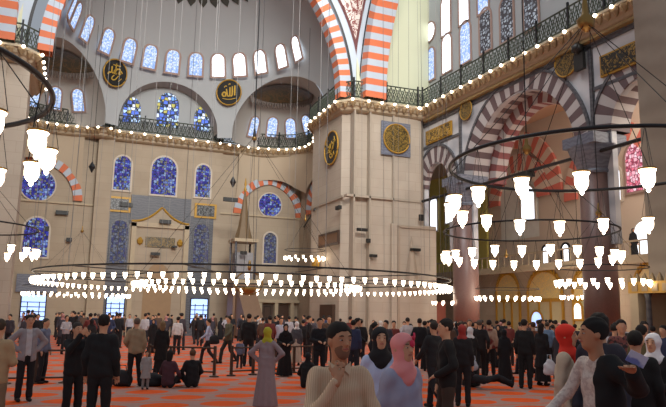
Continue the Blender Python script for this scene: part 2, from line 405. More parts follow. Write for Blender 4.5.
# pale pointed relief low on the pier
mb = MB(); mb.box(20.9, 38.1, 7.35, 23.8, 38.25, 7.5); mb.box(20.9, 38.1, 0, 21.05, 38.25, 7.4)
mb.lathe([(.02, 3.4), (.25, 2.0), (.45, .6), (.6, 0)], 8, (21.9, 38.1, 3.4))
st(mb.build('trim_pier_panel', mat('pier relief stone', (158, 142, 124), .8)), 'framed relief panel low on the big pier')
rp_ = ray(650, 290); yn = 20.4*rp_.y/rp_.x
mb = MB(); mb.box(20.4, 6, 0, 27, yn, 30); st(mb.build('wall_pier_right', M_NEARPIER), 'veined tan pier filling the right edge of the photo')

# ---- side wall below the cornice with three arched openings
SA = [(37.2, 10.2, 1.45, 2.5), (28.75, 9.6, 4.3, 5.25), (20.3, 10.2, 1.9, 3.0)]
def side_keep(P):
    d = np.full(len(P), 9.)
    for (yc, zc, ri, ro) in SA:
        q = np.where(P[:, 2] > zc, np.hypot(P[:, 1] - yc, P[:, 2] - zc), np.abs(P[:, 1] - yc)) - (ri + .05)
        d = np.minimum(d, q)
    return d
o = sheet('wall_side', lambda u, v: (23.3, u, v), 16, 39.2, 116, 5.0, HC, 54, side_keep, M_MARBLE, smooth=False); st(o, 'grey marble arcade wall of the side aisle')
sd = o.modifiers.new('Solidify', 'SOLIDIFY'); sd.thickness = .3; sd.offset = 1
P = None
for (yc, zc, ri, ro), lb, n in zip(SA, ('small dark striped arch next to the big pier', 'largest dark striped arch of the side arcade', 'partly hidden dark striped arch beside the right pier'), (17, 35, 19)):
    sarch((23.3, yc, zc), (0, -1, 0), (-1, 0, 0), ri, ro, n, [M_DKV, M_LTV], (-.35 if ri < 1.6 else -1.1), lb, .15, .06)
    SQ[0] += 1
    st(arch_band('trim_arch_border_%d' % SQ[0], frame_pt((23.3, yc, zc), (0, -1, 0), (-1, 0, 0)), ro, ro + .16, 1, [M_DGREY], .12, -.05, seg=40, point=.15), 'dark grey marble border of the ' + lb)
# reddish second arch inside the big one
sarch((24.6, 28.75, 9.6), (0, -1, 0), (-1, 0, 0), 3.75, 4.4, 31, [mat('maroon voussoir', (128, 76, 76), .7), M_LTV], -.7, 'maroon striped inner arch behind the largest side arch', .15, .1)
mb = MB()
for y0, y1, z0, z1 in ((38.85, 39.0, 10.5, 14.6), (34.2, 34.45, 10.3, 14.6), (23.15, 23.4, 10, 14.6)): mb.box(23.22, y0, z0, 23.34, y1, z1)
mb.box(23.22, 18.5, 14.5, 23.34, 39.0, 14.72)
# sloping-in-view horizontal bars under the panels
mb.box(23.22, 34.45, 12.95, 23.34, 38.9, 13.1) ; mb.box(23.22, 16, 12.35, 23.34, 23.2, 12.52)
st(mb.build('trim_marble_bands', M_DGREY), 'dark marble bands framing the arcade wall panels')
# arcade columns
def column(y, label):
    t = empty('pillar', (23.3, y, 0)); st(t, label)
    mb = MB(); mb.lathe([(1.0, FLOOR), (1.0, .35), (.85, .5), (.78, .7)], 24); mb.build('base', M_DGREY, t, True)
    mb = MB(); mb.lathe([(.76, .7), (.78, 3), (.72, 8.3)], 28); mb.build('shaft', M_GRANITE, t, True)
    mb = MB(); mb.lathe([(.78, 8.3), (.82, 8.4), (.76, 8.5), (.9, 8.9), (1.1, 9.3), (1.2, 9.6)], 8)
    mb.box(-1.0, -1.0, 9.6, 1.0, 1.0, 10.1); mb.build('capital', M_SLATE, t)
column(34.0, 'red granite column between the small and the big side arch'); column(23.35, 'thick granite column with grey capital near the right pier')
mb = MB(); mb.tube([(22.85, 38.3, 9.25), (22.85, 18.8, 9.25)], .09, 8); tag(mb.build('tie_rod', M_IRON), 'straight iron tie rod across the side arches', 'tie rod')
mb = MB(); mb.tube([(17.2, 43.6, 9.0), (19.95, 53, 9.0)], .07, 8); tag(mb.build('tie_rod', M_IRON), 'short iron tie rod from pier to corner wall', 'tie rod')

# ---- aisle behind the arcade
mb = MB(); mb.box(31, 12, 0, 32, 56, 17.5); st(mb.build('wall_aisle', mat('aisle plaster', (196, 178, 160), .85, 0, .06, .5)), 'outer wall of the side aisle seen through the arches')
mb = MB(); mb.box(23.3, 55, 0, 32, 56, 17.5); st(mb.build('wall_aisle_end', M_STONE), 'end wall of the side aisle')
mb = MB(); mb.box(24.3, 12, 15.4, 32, 56, 15.8); st(mb.build('ceiling_aisle', mat('warm aisle plaster', (206, 170, 142), .9, 0, .05)), 'warm plaster ceiling of the side aisle')
sarch((31, 38.8, 10.0), (0, -1, 0), (-1, 0, 0), 3.7, 4.9, 27, [M_RED, M_CREAMV], -.05, 'brick red and cream arch on the aisle wall, the outer one', .2, .2)
sarch((31, 38.4, 9.9), (0, -1, 0), (-1, 0, 0), 2.1, 3.3, 19, [M_RED, M_CREAMV], -.05, 'brick red and cream arch nested inside a larger one', .2, .25)
sarch((31, 29.6, 9.2), (0, -1, 0), (-1, 0, 0), 3.0, 4.1, 23, [M_RED, M_CREAMV], -.05, 'brick red arch behind the thick granite column', .2, .2)
mb = MB(); pts = [(2.1*math.cos(a), 9.9 + 2.4*math.sin(a)) for a in np.linspace(0, PI, 17)] + [(-2.1, 7.2), (2.1, 7.2)]
mb.add([(30.93, 38.4 - x, z) for x, z in pts], [tuple(range(len(pts)))]); st(mb.build('wall_aisle_niche', mat('pale niche plaster', (206, 204, 196), .85)), 'pale plaster filling of the nested red arch')
# upper gallery of the aisle
mb = MB(); mb.box(28.5, 16, 4.75, 31, 55, 5.05); mb.box(28.4, 16, 4.6, 28.6, 55, 4.8)
st(mb.build('trim_gallery_floor', M_CORN), 'stone ledge of the aisle gallery')
mb = MB(); mb.box(29.3, 16, 0, 31, 55, 4.75); st(mb.build('wall_gallery_front', M_STONE), 'low wall carrying the aisle gallery')
mb = MB()
for k in range(60):
    y = 17 + k * .63; mb.box(28.53, y - .03, 5.05, 28.59, y + .03, 5.75)
mb.box(28.5, 16, 5.75, 28.62, 55, 5.83); tag(mb.build('gallery_balustrade', M_CORN), 'low stone balustrade along the aisle gallery', 'balustrade')
# gilded pointed grilles under the gallery
def grille(y, w, label, z0=2.9, zt=4.6):
    t = empty('gilded_grille', (29.28, y, 0)); tag(t, label, 'grille', 'gilded arched grilles under the gallery')
    mb = MB(); r = w/2
    n = 15; pts = []
    for k in range(n+1):
        a = PI*k/n; pts.append((r*math.cos(a), z0 + (zt - z0)*math.sin(a)**.8))
    mb.add([(-.06, p[0], p[1]) for p in pts] + [(0, p[0], p[1]) for p in pts], [tuple(range(n+1)), tuple(range(2*n+1, n, -1))] + [(i, n+1+i, n+2+i, i+1) for i in range(n)])
    mb.build('tympanum', script_panel('pale gilt tracery', (180, 164, 120), (206, 178, 108), 4, .5) if 'pale gilt tracery' not in MATS else MATS['pale gilt tracery'], t)
    mb = MB()
    for k in range(n):
        a = PI*(k+.5)/n; p = (r*math.cos(a), z0 + (zt-z0)*math.sin(a)**.8)
        mb.lathe([(.13, 0), (.1, .12), (.015, .34)], 5, (-.1, p[0], p[1]))
    mb.tube([(-.1, p[0], p[1]) for p in pts], .06, 6); mb.build('cresting', M_GOLD, t)
    mb = MB(); mb.box(-.12, -r, z0 - .22, 0, r, z0)
    for k in range(4): y_ = -r + k*(2*r)/3; mb.box(-.14, y_ - .06, 0, 0, y_ + .06, z0)
    mb.build('frame', M_GOLD, t)
    mb = MB(); mb.box(-.05, -r, 0, 0, r, z0 - .22); mb.build('panel', mat('olive glazed panel', (172, 164, 128), .5), t)
grille(37.7, 2.5, 'pointed gilded grille nearer the big pier'); grille(34.0, 3.2, 'wide pointed gilded grille left of the granite column')
grille(30.0, 3.0, 'gilded grille partly behind the thick granite column'); grille(25.6, 2.6, 'gilded grille next to the ornate kiosk')
# aisle windows
def wx(px, py, x, w, h, pane, label, n=(-1, 0, 0), **k): c = at_x(px, py, x); return window(c, n, w, h, pane, label, **k)
wx(528, 203, 30.9, 1.4, 2.4, P_WHITE, 'bright window inside the nested red striped arches', frame=M_WFRAME2)
wx(638, 166, 30.95, 1.75, 2.9, P_RED, 'tall window with pink red lattice beside the right pier')
wx(616, 184, 30.95, .7, 2.0, P_WHITE, 'narrow bright slit window next to the grey capital', frame=M_WFRAME2)
wx(644, 238, 30.95, 1.3, 1.9, P_WHITE, 'bright low window behind the gallery person', frame=M_WFRAME2)
wx(546, 257, 30.95, .5, 1.4, P_WHITE, 'small bright opening on the aisle gallery', frame=M_DKFRAME)
wx(566, 255, 30.95, .6, 1.4, P_WHITE, 'small bright opening further along the gallery', frame=M_DKFRAME)
o = mat('yellow green bay plaster', (190, 178, 96), .85)  # yellow green tone of the bay wall itself
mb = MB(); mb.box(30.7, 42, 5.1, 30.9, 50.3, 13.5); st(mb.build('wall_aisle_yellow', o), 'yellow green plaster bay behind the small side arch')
wx(434, 214, 30.65, 1.1, 3.0, P_WHITE, 'bright window in the yellow green bay', frame=M_WFRAME2)
wx(448, 209, 30.65, .7, 2.4, P_WHITE, 'narrow bright window in the yellow green bay', frame=M_WFRAME2)
wx(537, 319, 29.15, 1.0, .9, P_DOOR, 'small bright hatch under the gilded grille', frame=M_GOLD)
wx(578, 311, 29.15, .6, .9, P_WHITE, 'small bright hatch left of the granite column', frame=M_GOLD)

# ---- upper shell: semi-dome, exedrae, lunette
C0 = np.array([AX, 43.7, 17.0]); RM = 9.2
def sd_main(P):
    q = P - C0; q[:, 1] = np.maximum(q[:, 1], 0); q[:, 2] = np.maximum(q[:, 2], 0); return np.linalg.norm(q, axis=1) - RM
EXA = {1: (np.array([15.2, 47.0]), np.array([16.5, 49.6])), -1: (np.array([2*AX - 15.2, 47.0]), np.array([2*AX - 16.5, 49.6]))}
EZ, ER = 15.95, 4.0
def sd_ex(s):
    a, b = EXA[s]; ba = b - a
    def f(P):
        q = P[:, :2] - a; t = np.clip(q @ ba / (ba @ ba), -3, 1); h = q - t[:, None]*ba
        z = np.maximum(P[:, 2] - EZ, 0); return np.sqrt((h**2).sum(1) + z**2) - ER
    return f
def sd_mih(P):
    q = np.abs(P[:, 0] - 8.05); z = np.maximum(P[:, 2] - 16.0, 0); return np.maximum(np.hypot(q, z) - 3.85, 51.0 - P[:, 1] - 5)
sdR, sdL = sd_ex(1), sd_ex(-1)
def main_fn(a, e):   # a azimuth from -x through +y to +x ; e elevation parameter: negative = drum below
    if e < 0: return (C0[0] - RM*math.cos(a), C0[1] + RM*math.sin(a), C0[2] + e)
    return (C0[0] - RM*math.cos(a)*math.cos(e), C0[1] + RM*math.sin(a)*math.cos(e), C0[2] + RM*math.sin(e))
o = sheet('ceiling_half_dome', main_fn, 0, PI, 150, -1.4, PI/2 - .001, 110, [lambda P: sdR(P), lambda P: sdL(P), lambda P: sd_mih(P)], M_PLASTER); st(o, 'grey plaster half dome with a ring of windows')
def tunnel(a, y): return (AX - 9.2*math.cos(a), y, 17.0 + 9.2*math.sin(a))
o = sheet('ceiling_half_dome_front', tunnel, -.14, PI + .14, 60, 40.2, 43.72, 8, [lambda P: sdR(P), lambda P: sdL(P)], M_PLASTER); st(o, 'short vault in front of the grey half dome')
def ex_fn(s):
    a, b = EXA[s]; dr = (b - a) / np.linalg.norm(b - a); nr = np.array([dr[1], -dr[0]])
    def fn(u, e):   # u in [0,1]: straight, semicircle, straight
        if u < .2: p = a - dr*3 + (b - a + dr*3)*(u/.2); side = 1.0; w = nr
        elif u > .8: p = b + (a - dr*3 - b)*((u-.8)/.2); w = -nr
        else:
            th = (u - .2)/.6*PI; p = b; w = nr*math.cos(th) + dr*math.sin(th)
        if e < 0: q = p + w*ER; return (q[0], q[1], EZ + e)
        q = p + w*ER*math.cos(e); return (q[0], q[1], EZ + ER*math.sin(e))
    return fn
for s, nm in ((1, 'right'), (-1, 'left')):
    o = sheet('ceiling_exedra_' + nm, ex_fn(s), 0, 1, 110, -.5, PI/2 - .001, 64, [lambda P: sd_main(P), lambda P: sd_mih(P) , lambda P: P[:, 1] - 44.0], M_EXED); st(o, 'small warm grey half dome over the %s corner' % nm)
    # painted muqarnas crown: conch near the top of the exedra
    a, b = EXA[s]; dr = (b - a)/np.linalg.norm(b - a)
    t = empty('painted_conch', (0, 0, 0)); tag(t, 'dark painted muqarnas conch in the %s small half dome' % nm, 'painted conch')
    k_ = ER - .05
    def cfn(u, e, s=s, a=a, b=b, dr=dr):
        nr = np.array([dr[1], -dr[0]])
        th = u*PI; w = nr*math.cos(th) + dr*math.sin(th); q = b - dr*.6 + w*k_*math.cos(e)*1.02
        return (q[0], q[1], EZ - .05 + k_*math.sin(e))
    sheet('painted_shell', cfn, 0, 1, 40, .92, PI/2 - .001, 20, [lambda P: sd_main(P) - .02], M_CONCH, t)
    mb = MB()
    for i in range(34):
        u = (i + .5)/34; p = np.array(cfn(u, .90)); 
        if sd_main(p[None, :].copy())[0] < .05: continue
        mb.lathe([(.13, 0), (.1, -.2), (.02, -.5)], 5, tuple(p + np.array([0, 0, .05])))
    mb.build('fringe', mat('dark grey stucco fringe', (96, 86, 80), .8), t)
# lunette vault and wall
def lun(a, y): return (8.05 - 3.85*math.cos(a), y, (16.0 + 3.85*math.sin(a)) if 0 <= a <= PI else 15.5)
o = sheet('ceiling_lunette', lun, 0, PI, 50, 50.3, YM + .1, 12, [lambda P: sd_main(P)], M_EXED); st(o, 'shallow arched vault over the three coloured windows')
mb = MB(); mb.box(3.2, YM, HC - .4, 12.9, YM + .6, 20.4); st(mb.build('wall_lunette', M_PLASTER), 'flat lunette wall holding three coloured windows')
# thin arris rims
def rim(fn_pts, r, name, label, m=M_EXED):
    mb = MB(); mb.tube(fn_pts, r, 6); st(mb.build(name, m), label)

# half-dome windows: ring of arched windows at z 21.35
pxs = [(60,3),(75,14),(90,27),(107,40),(128,50),(150,56),(172,62),(196,65),(219,66),(241,65),(262,62),(281,55),(298,47)]
for i, p in enumerate(pxs):
    # azimuth on the circle of radius 8.1 at z 21.35
    q = at_z(p[0], p[1], 21.35); az = math.atan2(q.y - C0[1], q.x - C0[0])
    az = max(.14, min(PI - .05, az)); e = math.asin((21.35 - 17)/RM)
    nrm = Vector((math.cos(az)*math.cos(e*.55), math.sin(az)*math.cos(e*.55), math.sin(e*.55)))
    c = Vector((C0[0] + (RM-.0)*math.cos(e)*math.cos(az), C0[1] + (RM-.0)*math.cos(e)*math.sin(az), 21.35)) - nrm*.22
    window(c, -nrm, .98, 1.75, P_BLUEW if i < 8 else P_WHITE, '%s window from the left in the half dome window ring' % ORD[i], fw=.16, proud=.05)
# exedra windows
def on_circle(px, py, c, r):
    d = ray(px, py); d = Vector((d.x, d.y)).normalized(); c = Vector(c); b = d.dot(c); disc = b*b - c.dot(c) + r*r
    t = b + math.sqrt(max(disc, 0)); q = d*t; rr = ray(px, py); z = EYE + rr.z * (t / math.hypot(rr.x, rr.y)); return Vector((q.x, q.y, z))
for s, L, nm in ((1, [(253,126.5),(272,127),(291,128),(308,125)], 'right'), (-1, [(33,95),(55,98),(79,100)], 'left')):
    b = EXA[s][1]
    for i, p in enumerate(L):
        rr_ = ER - .03
        for _ in range(4):
            q = on_circle(p[0], p[1], b, rr_); zz = max(0, q.z + .25 - EZ); rr_ = math.sqrt(ER*ER - zz*zz)
        n = Vector((b[0] - q.x, b[1] - q.y, -max(0, q.z - EZ)*1.0)).normalized()
        window(q + n*.12, n, .82, 1.65, P_BLUEW, '%s small window from the left in the %s corner half dome' % (ORD[i], nm), fw=.13)
# coloured windows of the lunette and the mihrab wall
def wy(px, py, w, h, pane, label, y=YM - .03, **k): return window(at_y(px, py, y), (0, -1, 0), w, h, pane, label, **k)
wy(132, 110, 1.35, 2.1, P_UPBLUE, 'left one of three blue and yellow windows in the lunette', frame=M_PLASTER, fw=.04, pointed=.5)
wy(168, 110, 1.75, 2.9, P_UPBLUE, 'tall middle one of three blue and yellow lunette windows', frame=M_PLASTER, fw=.04, pointed=.3)
wy(202, 119, 1.3, 2.1, P_UPBLUE, 'small right one of three blue and yellow lunette windows', frame=M_PLASTER, fw=.04, pointed=.5)
wy(122.5, 173, 1.25, 2.7, P_BLUE, 'left blue stained window above the mihrab', frame=M_WFRAME2)
wy(164, 176, 1.95, 3.1, P_BLUE, 'wide middle blue stained window above the mihrab', frame=M_WFRAME2)
wy(203, 181, 1.2, 2.7, P_BLUE, 'right blue stained window above the mihrab', frame=M_WFRAME2)
wy(270, 205, 2.0, 2.0, P_BLUE, 'round blue stained window under the right striped arch', y=YM + .2, rnd=True, frame=M_WFRAME2, fw=.1)
wy(38, 185, 2.4, 2.4, P_BLUE, 'round blue stained window behind the left lamps', y=YM + .2, rnd=True, frame=M_WFRAME2, fw=.1)
wy(270, 248, 1.1, 2.6, P_DIM, 'dim window below the round window near the minbar', y=YM + .2, frame=M_WFRAME2)
wy(36, 237, 1.7, 2.9, P_BLUE, 'blue arched window below the round window at left', y=YM + .2, frame=M_WFRAME2)
# dark marble panels with dim windows
for x0, x1, px, nm in ((3.9, 5.75, 119, 'left'), (10.45, 12.35, 201, 'right')):
    mb = MB(); mb.box(x0, YM - .06, 0, x1, YM + .02, 9.35); st(mb.build('trim_marble_panel_' + nm, M_SLATEM), 'slate grey marble panel %s of the mihrab' % nm)
    wy(px, 242 if nm == 'left' else 245, 1.2, 3.4, P_DIM, 'dim coloured window in the slate panel %s of the mihrab' % nm, y=YM - .1, frame=M_DGREY, fw=.12)
    t = empty('calligraphy_plaque', (( x0 + x1)/2 + (0 if nm == 'left' else .25), YM - .05, 9.85)); tag(t, 'square black and gold calligraphy panel %s of the mihrab' % nm, 'calligraphy panel')
    mb = MB(); mb.box(-.9, -.1, -.6, .9, .05, .6); mb.build('frame', M_GOLD, t)
    mb = MB(); mb.box(-.72, -.14, -.44, .72, -.09, .44); mb.build('lettering_board', MATS.get('pale script on black') or script_panel('pale script on black', (14, 14, 16), (110, 112, 112), 3.2, .53), t)
# mihrab: pediment and niche front
t = empty('mihrab', (8.15, YM - .02, 0)); tag(t, 'stone mihrab niche with blue grey pediment and golden ogee line', 'mihrab')
mb = MB(); mb.box(-2.4, -.16, 8.5, 2.3, 0, 10.7); mb.build('pediment', M_SLATEM, t)
mb = MB(); mb.box(-2.25, -.3, 0, -1.9, 0, 8.5); mb.box(1.85, -.3, 0, 2.2, 0, 8.5); mb.box(-2.25, -.3, 8.2, 2.2, 0, 8.55); mb.build('frame', M_CORN, t)
mb = MB(); pts = []
for i in range(33):
    x = -2.3 + 4.5*i/32; u = abs(x)/2.3; pts.append((x, -.2, 8.62 + 1.25*(1-u)**2.2 + .1*math.cos(u*PI)*0))
mb.tube(pts, .09, 6); mb.build('ogee_band', M_GOLD, t)
mb = MB(); vs = [(p[0], -.17, p[2]) for p in pts] + [(p[0], -.17, 8.5) for p in pts]; n = len(pts); mb.add(vs, [(i, n+i, n+i+1, i+1) for i in range(n-1)]); mb.build('infill', M_STONE, t)
mb = MB(); mb.box(-1.9, -.12, 0, 1.85, 0, 8.2)
mb.build('niche_surround', M_STONE, t)
mb = MB(); r = 1.1
pts = [(-r, 0), (r, 0)] + [(r*math.cos(a), 3.6 + 1.8*math.sin(a)) for a in np.linspace(0, PI, 15)]
mb.add([(x, -.14, z) for x, z in pts], [tuple(range(len(pts)))]); mb.build('niche', mat('niche stone', (148, 122, 92), .8), t)
mb = MB(); mb.box(-1.15, -.2, 6.65, 1.15, -.1, 7.45); mb.build('inscription_plate', M_SCRIPT2, t)
for sx in (-1.55, 1.55):
    mb = MB(); mb.lathe([(.02, -.3), (.22, -.15), (.25, .1), (.1, .3), (.02, .35)], 8, (sx, -.15, 7.05)); mb.build('rosette', M_GOLD, t)
# floor level doors
for px, w, nm in ((33, 1.6, 'left corner bay'), (115, 1.25, 'slate panel left of the mihrab'), (199, 1.3, 'slate panel right of the mihrab')):
    c = at_y(px, 309, YM + (.2 if px == 33 else -.1)); c.z = 1.75
    window(c, (0, -1, 0), w, 1.9, P_DOOR, 'low bright window at floor level, %s' % nm, frame=M_DKFRAME, fw=.08, pointed=-.95, bars=True)
mb = MB(); mb.box(-1.9, YM + .05, 2.9, .9, YM + .25, 4.2); st(mb.build('trim_lintel_panel', M_SLATE), 'grey marble lintel over the low window at far left')
c = at_y(267, 312, YM + .2); c.z = 1.75; window(c, (0, -1, 0), .5, .9, P_DOOR, 'tiny bright opening beside the minbar foot', frame=M_DKFRAME, fw=.05, pointed=-.95)
# low panelled dado with dark cupboard openings, right of the minbar
mb = MB(); mb.box(14.9, YM - .2, 2.55, 20, YM + .3, 2.8); 
for x in (15.2, 16.6, 18.0, 19.4): mb.box(x - .15, YM - .15, 0, x + .15, YM + .3, 2.6)
st(mb.build('trim_dado', M_CORN), 'stone ledge and posts of the low arcade beside the minbar')
for k, x in enumerate((15.9, 17.3, 18.7)):
    mb = MB(); mb.box(x - .5, YM + .15, 0, x + .5, YM + .27, 2.4); st(mb.build('door_%d' % (k+1), M_WOOD), '%s dark wooden door from the minbar' % ORD[k])
mb = MB(); mb.box(17.15, 40.0, 0, 17.36, 42.2, 2.3); st(mb.build('door_4', M_WOOD), 'dark wooden door in the left flank of the big pier')
mb = MB(); mb.box(23.85, 38.3, 0, 24.6, 38.6, 2.6); st(mb.build('door_5', mat('red brown door', (120, 60, 44), .6), ), 'red brown door at the right foot of the big pier')

# ---- minbar
t = empty('minbar', (13.85, 50, 0)); t.scale = (.85, .85, 1); tag(t, 'tall marble minbar pulpit with dark pointed spire and finial', 'minbar')
mb = MB(); mb.box(-1.0, -1.0, 0, 1.0, 1.0, 3.9); mb.build('base', mat('brown marble minbar', (128, 100, 78), .5), t)
mb = MB(); mb.box(-1.05, -1.05, 3.9, 1.05, 1.05, 4.15); mb.build('cornice', M_CORN, t); mb = MB(); mb.box(-1.1, -1.1, 7.0, 1.1, 1.1, 7.25); mb.build('cornice', M_CORN, t)
for sx in (-.9, .9):
    for sy in (-.9, .9):
        mb = MB(); mb.lathe([(.1, 4.15), (.1, 7.0)], 10, (sx, sy, 0)); mb.build('column', M_DGREY, t, True)
mb = MB(); mb.lathe([(.85, 7.25), (.55, 8.2), (.3, 9.6), (.07, 11.0)], 8); mb.build('spire', mat('weathered gilt lead', (112, 92, 66), .6), t)
mb = MB(); mb.lathe([(.04, 10.9), (.16, 11.2), (.05, 11.4), (.12, 11.6), (.02, 12.1)], 10); mb.build('finial', M_GOLD, t, True)
mb = MB(); mb.box(-.75, -.8, 4.2, .75, .8, 6.2); mb.build('balcony_screen', M_DIMS if 'M_DIMS' in globals() else mat('pierced grey marble', (136, 134, 136), .5, 0, .3, 8), t)
mb = MB(); mb.add([(-.8, -1, 3.9), (.8, -1, 3.9), (.8, -6, 0), (-.8, -6, 0), (-.8, -1, 0), (.8, -1, 0)], [(0,1,2,3), (0,3,4), (1,5,2), (0,4,5,1), (3,2,5,4)]); mb.build('stair', mat('brown marble stair flank', (122, 96, 76), .5), t)

# ---- great arches and pendentive
sarch((AX, 38.5, 15.75), (1, 0, 0), (0, -1, 0), 8.72, 9.5, 85, [M_ORANGE, M_WHITEV], -.9, 'great orange and white striped arch in front of the half dome', 3.0, 0)
sarch((18.2, 28.6, 15.7), (0, 1, 0), (-1, 0, 0), 8.95, 9.85, 75, [M_ORANGE, M_WHITEV], -1.5, 'great orange and white striped arch over the side arcade', 3.0, 0)
def outer1(z): return AX - 3 + math.sqrt(max(0, 12.5**2 - (z-16)**2))
def outer2(z): return 28.6 - 3 + math.sqrt(max(0, 12.85**2 - (z-15.7)**2))
MIR = [1]
def pend(k0, k1, off=0):
    def fn(k, z):
        A = Vector((outer1(z), 38.5, z)); B = Vector((18.2, outer2(z), z)); C_ = Vector((18.2, 38.5, z))
        k = k0 + (k1-k0)*k
        p = A*(1-k)**2 + C_*.55*2*k*(1-k) + (A+B)*.5*.45*2*k*(1-k) + B*k*k; d = Vector((-1, -1, 0))*off
        p = p + d
        return (p.x if MIR[0] > 0 else 2*AX - .5 - p.x, p.y, p.z)
    return fn
o = sheet('ceiling_pendentive', pend(0, 1), 0, 1, 16, 15.65, 25.5, 40, None, M_WHITEV); st(o, 'pale pendentive strip between the two great striped arches')
o = sheet('ceiling_pendentive_ornament', pend(.0, 1, .06), 0, 1, 24, 16.6, 25.5, 60, [lambda P: np.minimum((P[:, 2]-17.0)*.36 - np.abs((P[:, 0]-outerm(P, 0))), 9) ] if False else None, M_PEND) if False else None
def band(k0f, k1f, m, name, label, off, z0=15.7, z1=25.5):
    us = np.linspace(0, 1, 9); zs = np.linspace(z0, z1, 50); V = []; T = []
    for z in zs:
        a, b = k0f(z), k1f(z); f = pend(a, b, off)
        for u in us: V.append(f(u, z))
    for j in range(len(zs)-1):
        for i in range(8): a = j*9+i; T.append((a, a+1, a+10, a+9))
    st(meshobj(name, V, T, m, None, None, True), label)
w0 = lambda z: min(.5, .5*1.25/max(.001, 1.25 + .0*(z)))
def frac(z, w):   # fraction of the pendentive width taken by a strip of width w
    A = Vector((outer1(z), 38.5)); B = Vector((18.2, outer2(z))); return min(.5, w/max((A-B).length, .01))
band(lambda z: frac(z, .5), lambda z: 1 - frac(z, .5), mat('dark red painted border', (92, 50, 50), .8), 'ceiling_pendentive_border', 'dark red border of the painted pendentive', .03)
band(lambda z: frac(z, .68), lambda z: 1 - frac(z, .68), M_PEND, 'ceiling_pendentive_field', 'red and white arabesque field between the great arches', .05)
band(lambda z: 0, lambda z: frac(z, .12), M_IRON, 'trim_pendentive_line', 'dark line beside the left great arch', .03)
band(lambda z: 1 - frac(z, .12), lambda z: 1, M_IRON, 'trim_pendentive_line_2', 'dark line beside the right great arch', .03)
MIR[0] = -1
band(lambda z: 0, lambda z: 1, M_WHITEV, 'ceiling_pendentive_left', 'pale pendentive at the top left corner of the photo', 0)
band(lambda z: frac(z, .68), lambda z: 1 - frac(z, .68), M_PEND, 'ceiling_pendentive_left_field', 'arabesque field at the top left corner of the photo', .05)
band(lambda z: 0, lambda z: frac(z, .12), M_IRON, 'trim_pendentive_line_3', 'dark line beside the great arch at upper left', .03)
MIR[0] = 1
sarch((-2.5, 28.6, 15.7), (0, 1, 0), (1, 0, 0), 8.95, 9.85, 75, [M_ORANGE, M_WHITEV], -1.2, 'great orange striped arch over the hall side at far left', 3.0, 0)
mb = MB(); mb.box(-7, 38.35, 15.65, -2.3, 38.8, 32); st(mb.build('wall_cream_left', M_CREAM), 'cream wall above the left pier')
mb = MB(); mb.box(-8, 15, 0, -7.2, 38.6, 32); st(mb.build('wall_left', M_PLASTER), 'plain left side wall of the hall')
# wall mass above pier behind the arches, intrados of the side arch
def intr(a, x):
    R = 7.15 + 3.0; t = a; s = 1 if a < PI/2 else -1
    am = math.asin(math.sqrt(R*R - 9)/R); b = (a if a < PI/2 else PI - a)/(PI/2)*am
    return (x, 28.6 + s*(R*math.cos(b) - 3.0), 16 + R*math.sin(b))
mb = MB(); mb.box(17.9, 38.35, 15.65, 23.5, 38.8, 32); st(mb.build('wall_cream_return', M_CREAM), 'cream wall return beside the tympanum')
mb = MB(); mb.box(XS, 15, 15.65, XS + .6, 38.6, 32); st(mb.build('wall_tympanum', M_PLASTER), 'grey tympanum wall with rows of windows above the arcade')
TY = [((430,32), .0, 1.2, P_WHITE, 'small round bright window at the tympanum edge', True), ((431,64), 0, (.95, 2.3), P_BLUEW, 'lower tympanum window nearest the big pier', False),
 ((447,53), 0, (1.05, 2.6), P_WHITE, 'bright lower tympanum window, second from the pier', False), ((465.5,42), 0, (1.1, 2.7), P_BLUEW, 'lower tympanum window with pale blue lattice, third from pier', False),
 ((485.5,30), 0, (1.1, 2.7), P_GREYL, 'grey latticed tympanum window, fourth from the pier', False), ((507,18), 0, (1.15, 2.7), P_GREYL, 'dark latticed tympanum window, fifth from the pier', False),
 ((531,5), 0, (1.15, 2.7), P_GREYL, 'grey latticed tympanum window, sixth from the pier', False), ((446,15), 0, (1.05, 2.7), P_WHITE, 'tall bright upper window over the second lower one', False),
 ((464,3), 0, (1.05, 2.7), P_WHITE, 'tall bright upper window over the third lower one', False), ((483,-9), 0, (1.05, 2.7), P_BLUEW, 'pale blue upper window cut by the top edge', False)]
for p, _, wh, pane, lb, rd in TY:
    c = at_x(p[0], p[1], XS - .04)
    if rd: window(c, (-1, 0, 0), 1.3, 1.3, pane, lb, rnd=True, fw=.12)
    else: window(c, (-1, 0, 0), wh[0], wh[1], pane, lb, fw=.12)
# main dome shell over the crossing (closes the hall above the frame) and rear side walls
def dome(a, e): return (AX + 11.2*math.cos(a)*math.cos(e), 28.6 + 11.2*math.sin(a)*math.cos(e), 29 + 9*math.sin(e))

# ---- cornice gallery
path = [(-9, 38.0), (-2.2, 38.0), (-1.5, 38.7), (-1.3, 44.6), (-2.6, 46.6), (-3.4, 48.8), (-3.35, 50.8), (-2.4, 52.5), (-.9, 53.4), (.6, 53.6), (2.2, 53.3), (2.9, 52.9), (3.6, 52.9), (4.3, 53.4), (12.4, 53.5),
        (14.0, 53.7), (15.8, 53.7), (17.6, 53.3), (18.9, 52.4), (19.5, 51.0), (19.5, 49.0), (18.7, 46.8), (17.25, 44.7), (17.0, 39.0), (17.6, 38.2), (22.3, 38.0), (22.75, 37.8), (22.75, 17)]
def resample(pts, step):
    out = []; pts = [Vector(p) for p in pts]
    for a, b in zip(pts, pts[1:]):
        n = max(1, int(round((b-a).length/step)))
        for k in range(n): out.append(a + (b-a)*k/n)
    out.append(pts[-1]); return out
def normals(pts):
    N = []
    for i in range(len(pts)):
        t = (pts[min(i+1, len(pts)-1)] - pts[max(i-1, 0)]).normalized(); N.append(Vector((t.y, -t.x)))   # into the room (path runs with the room at its right)
    return N
pp = [Vector(p) for p in path]; nn = normals(pp)
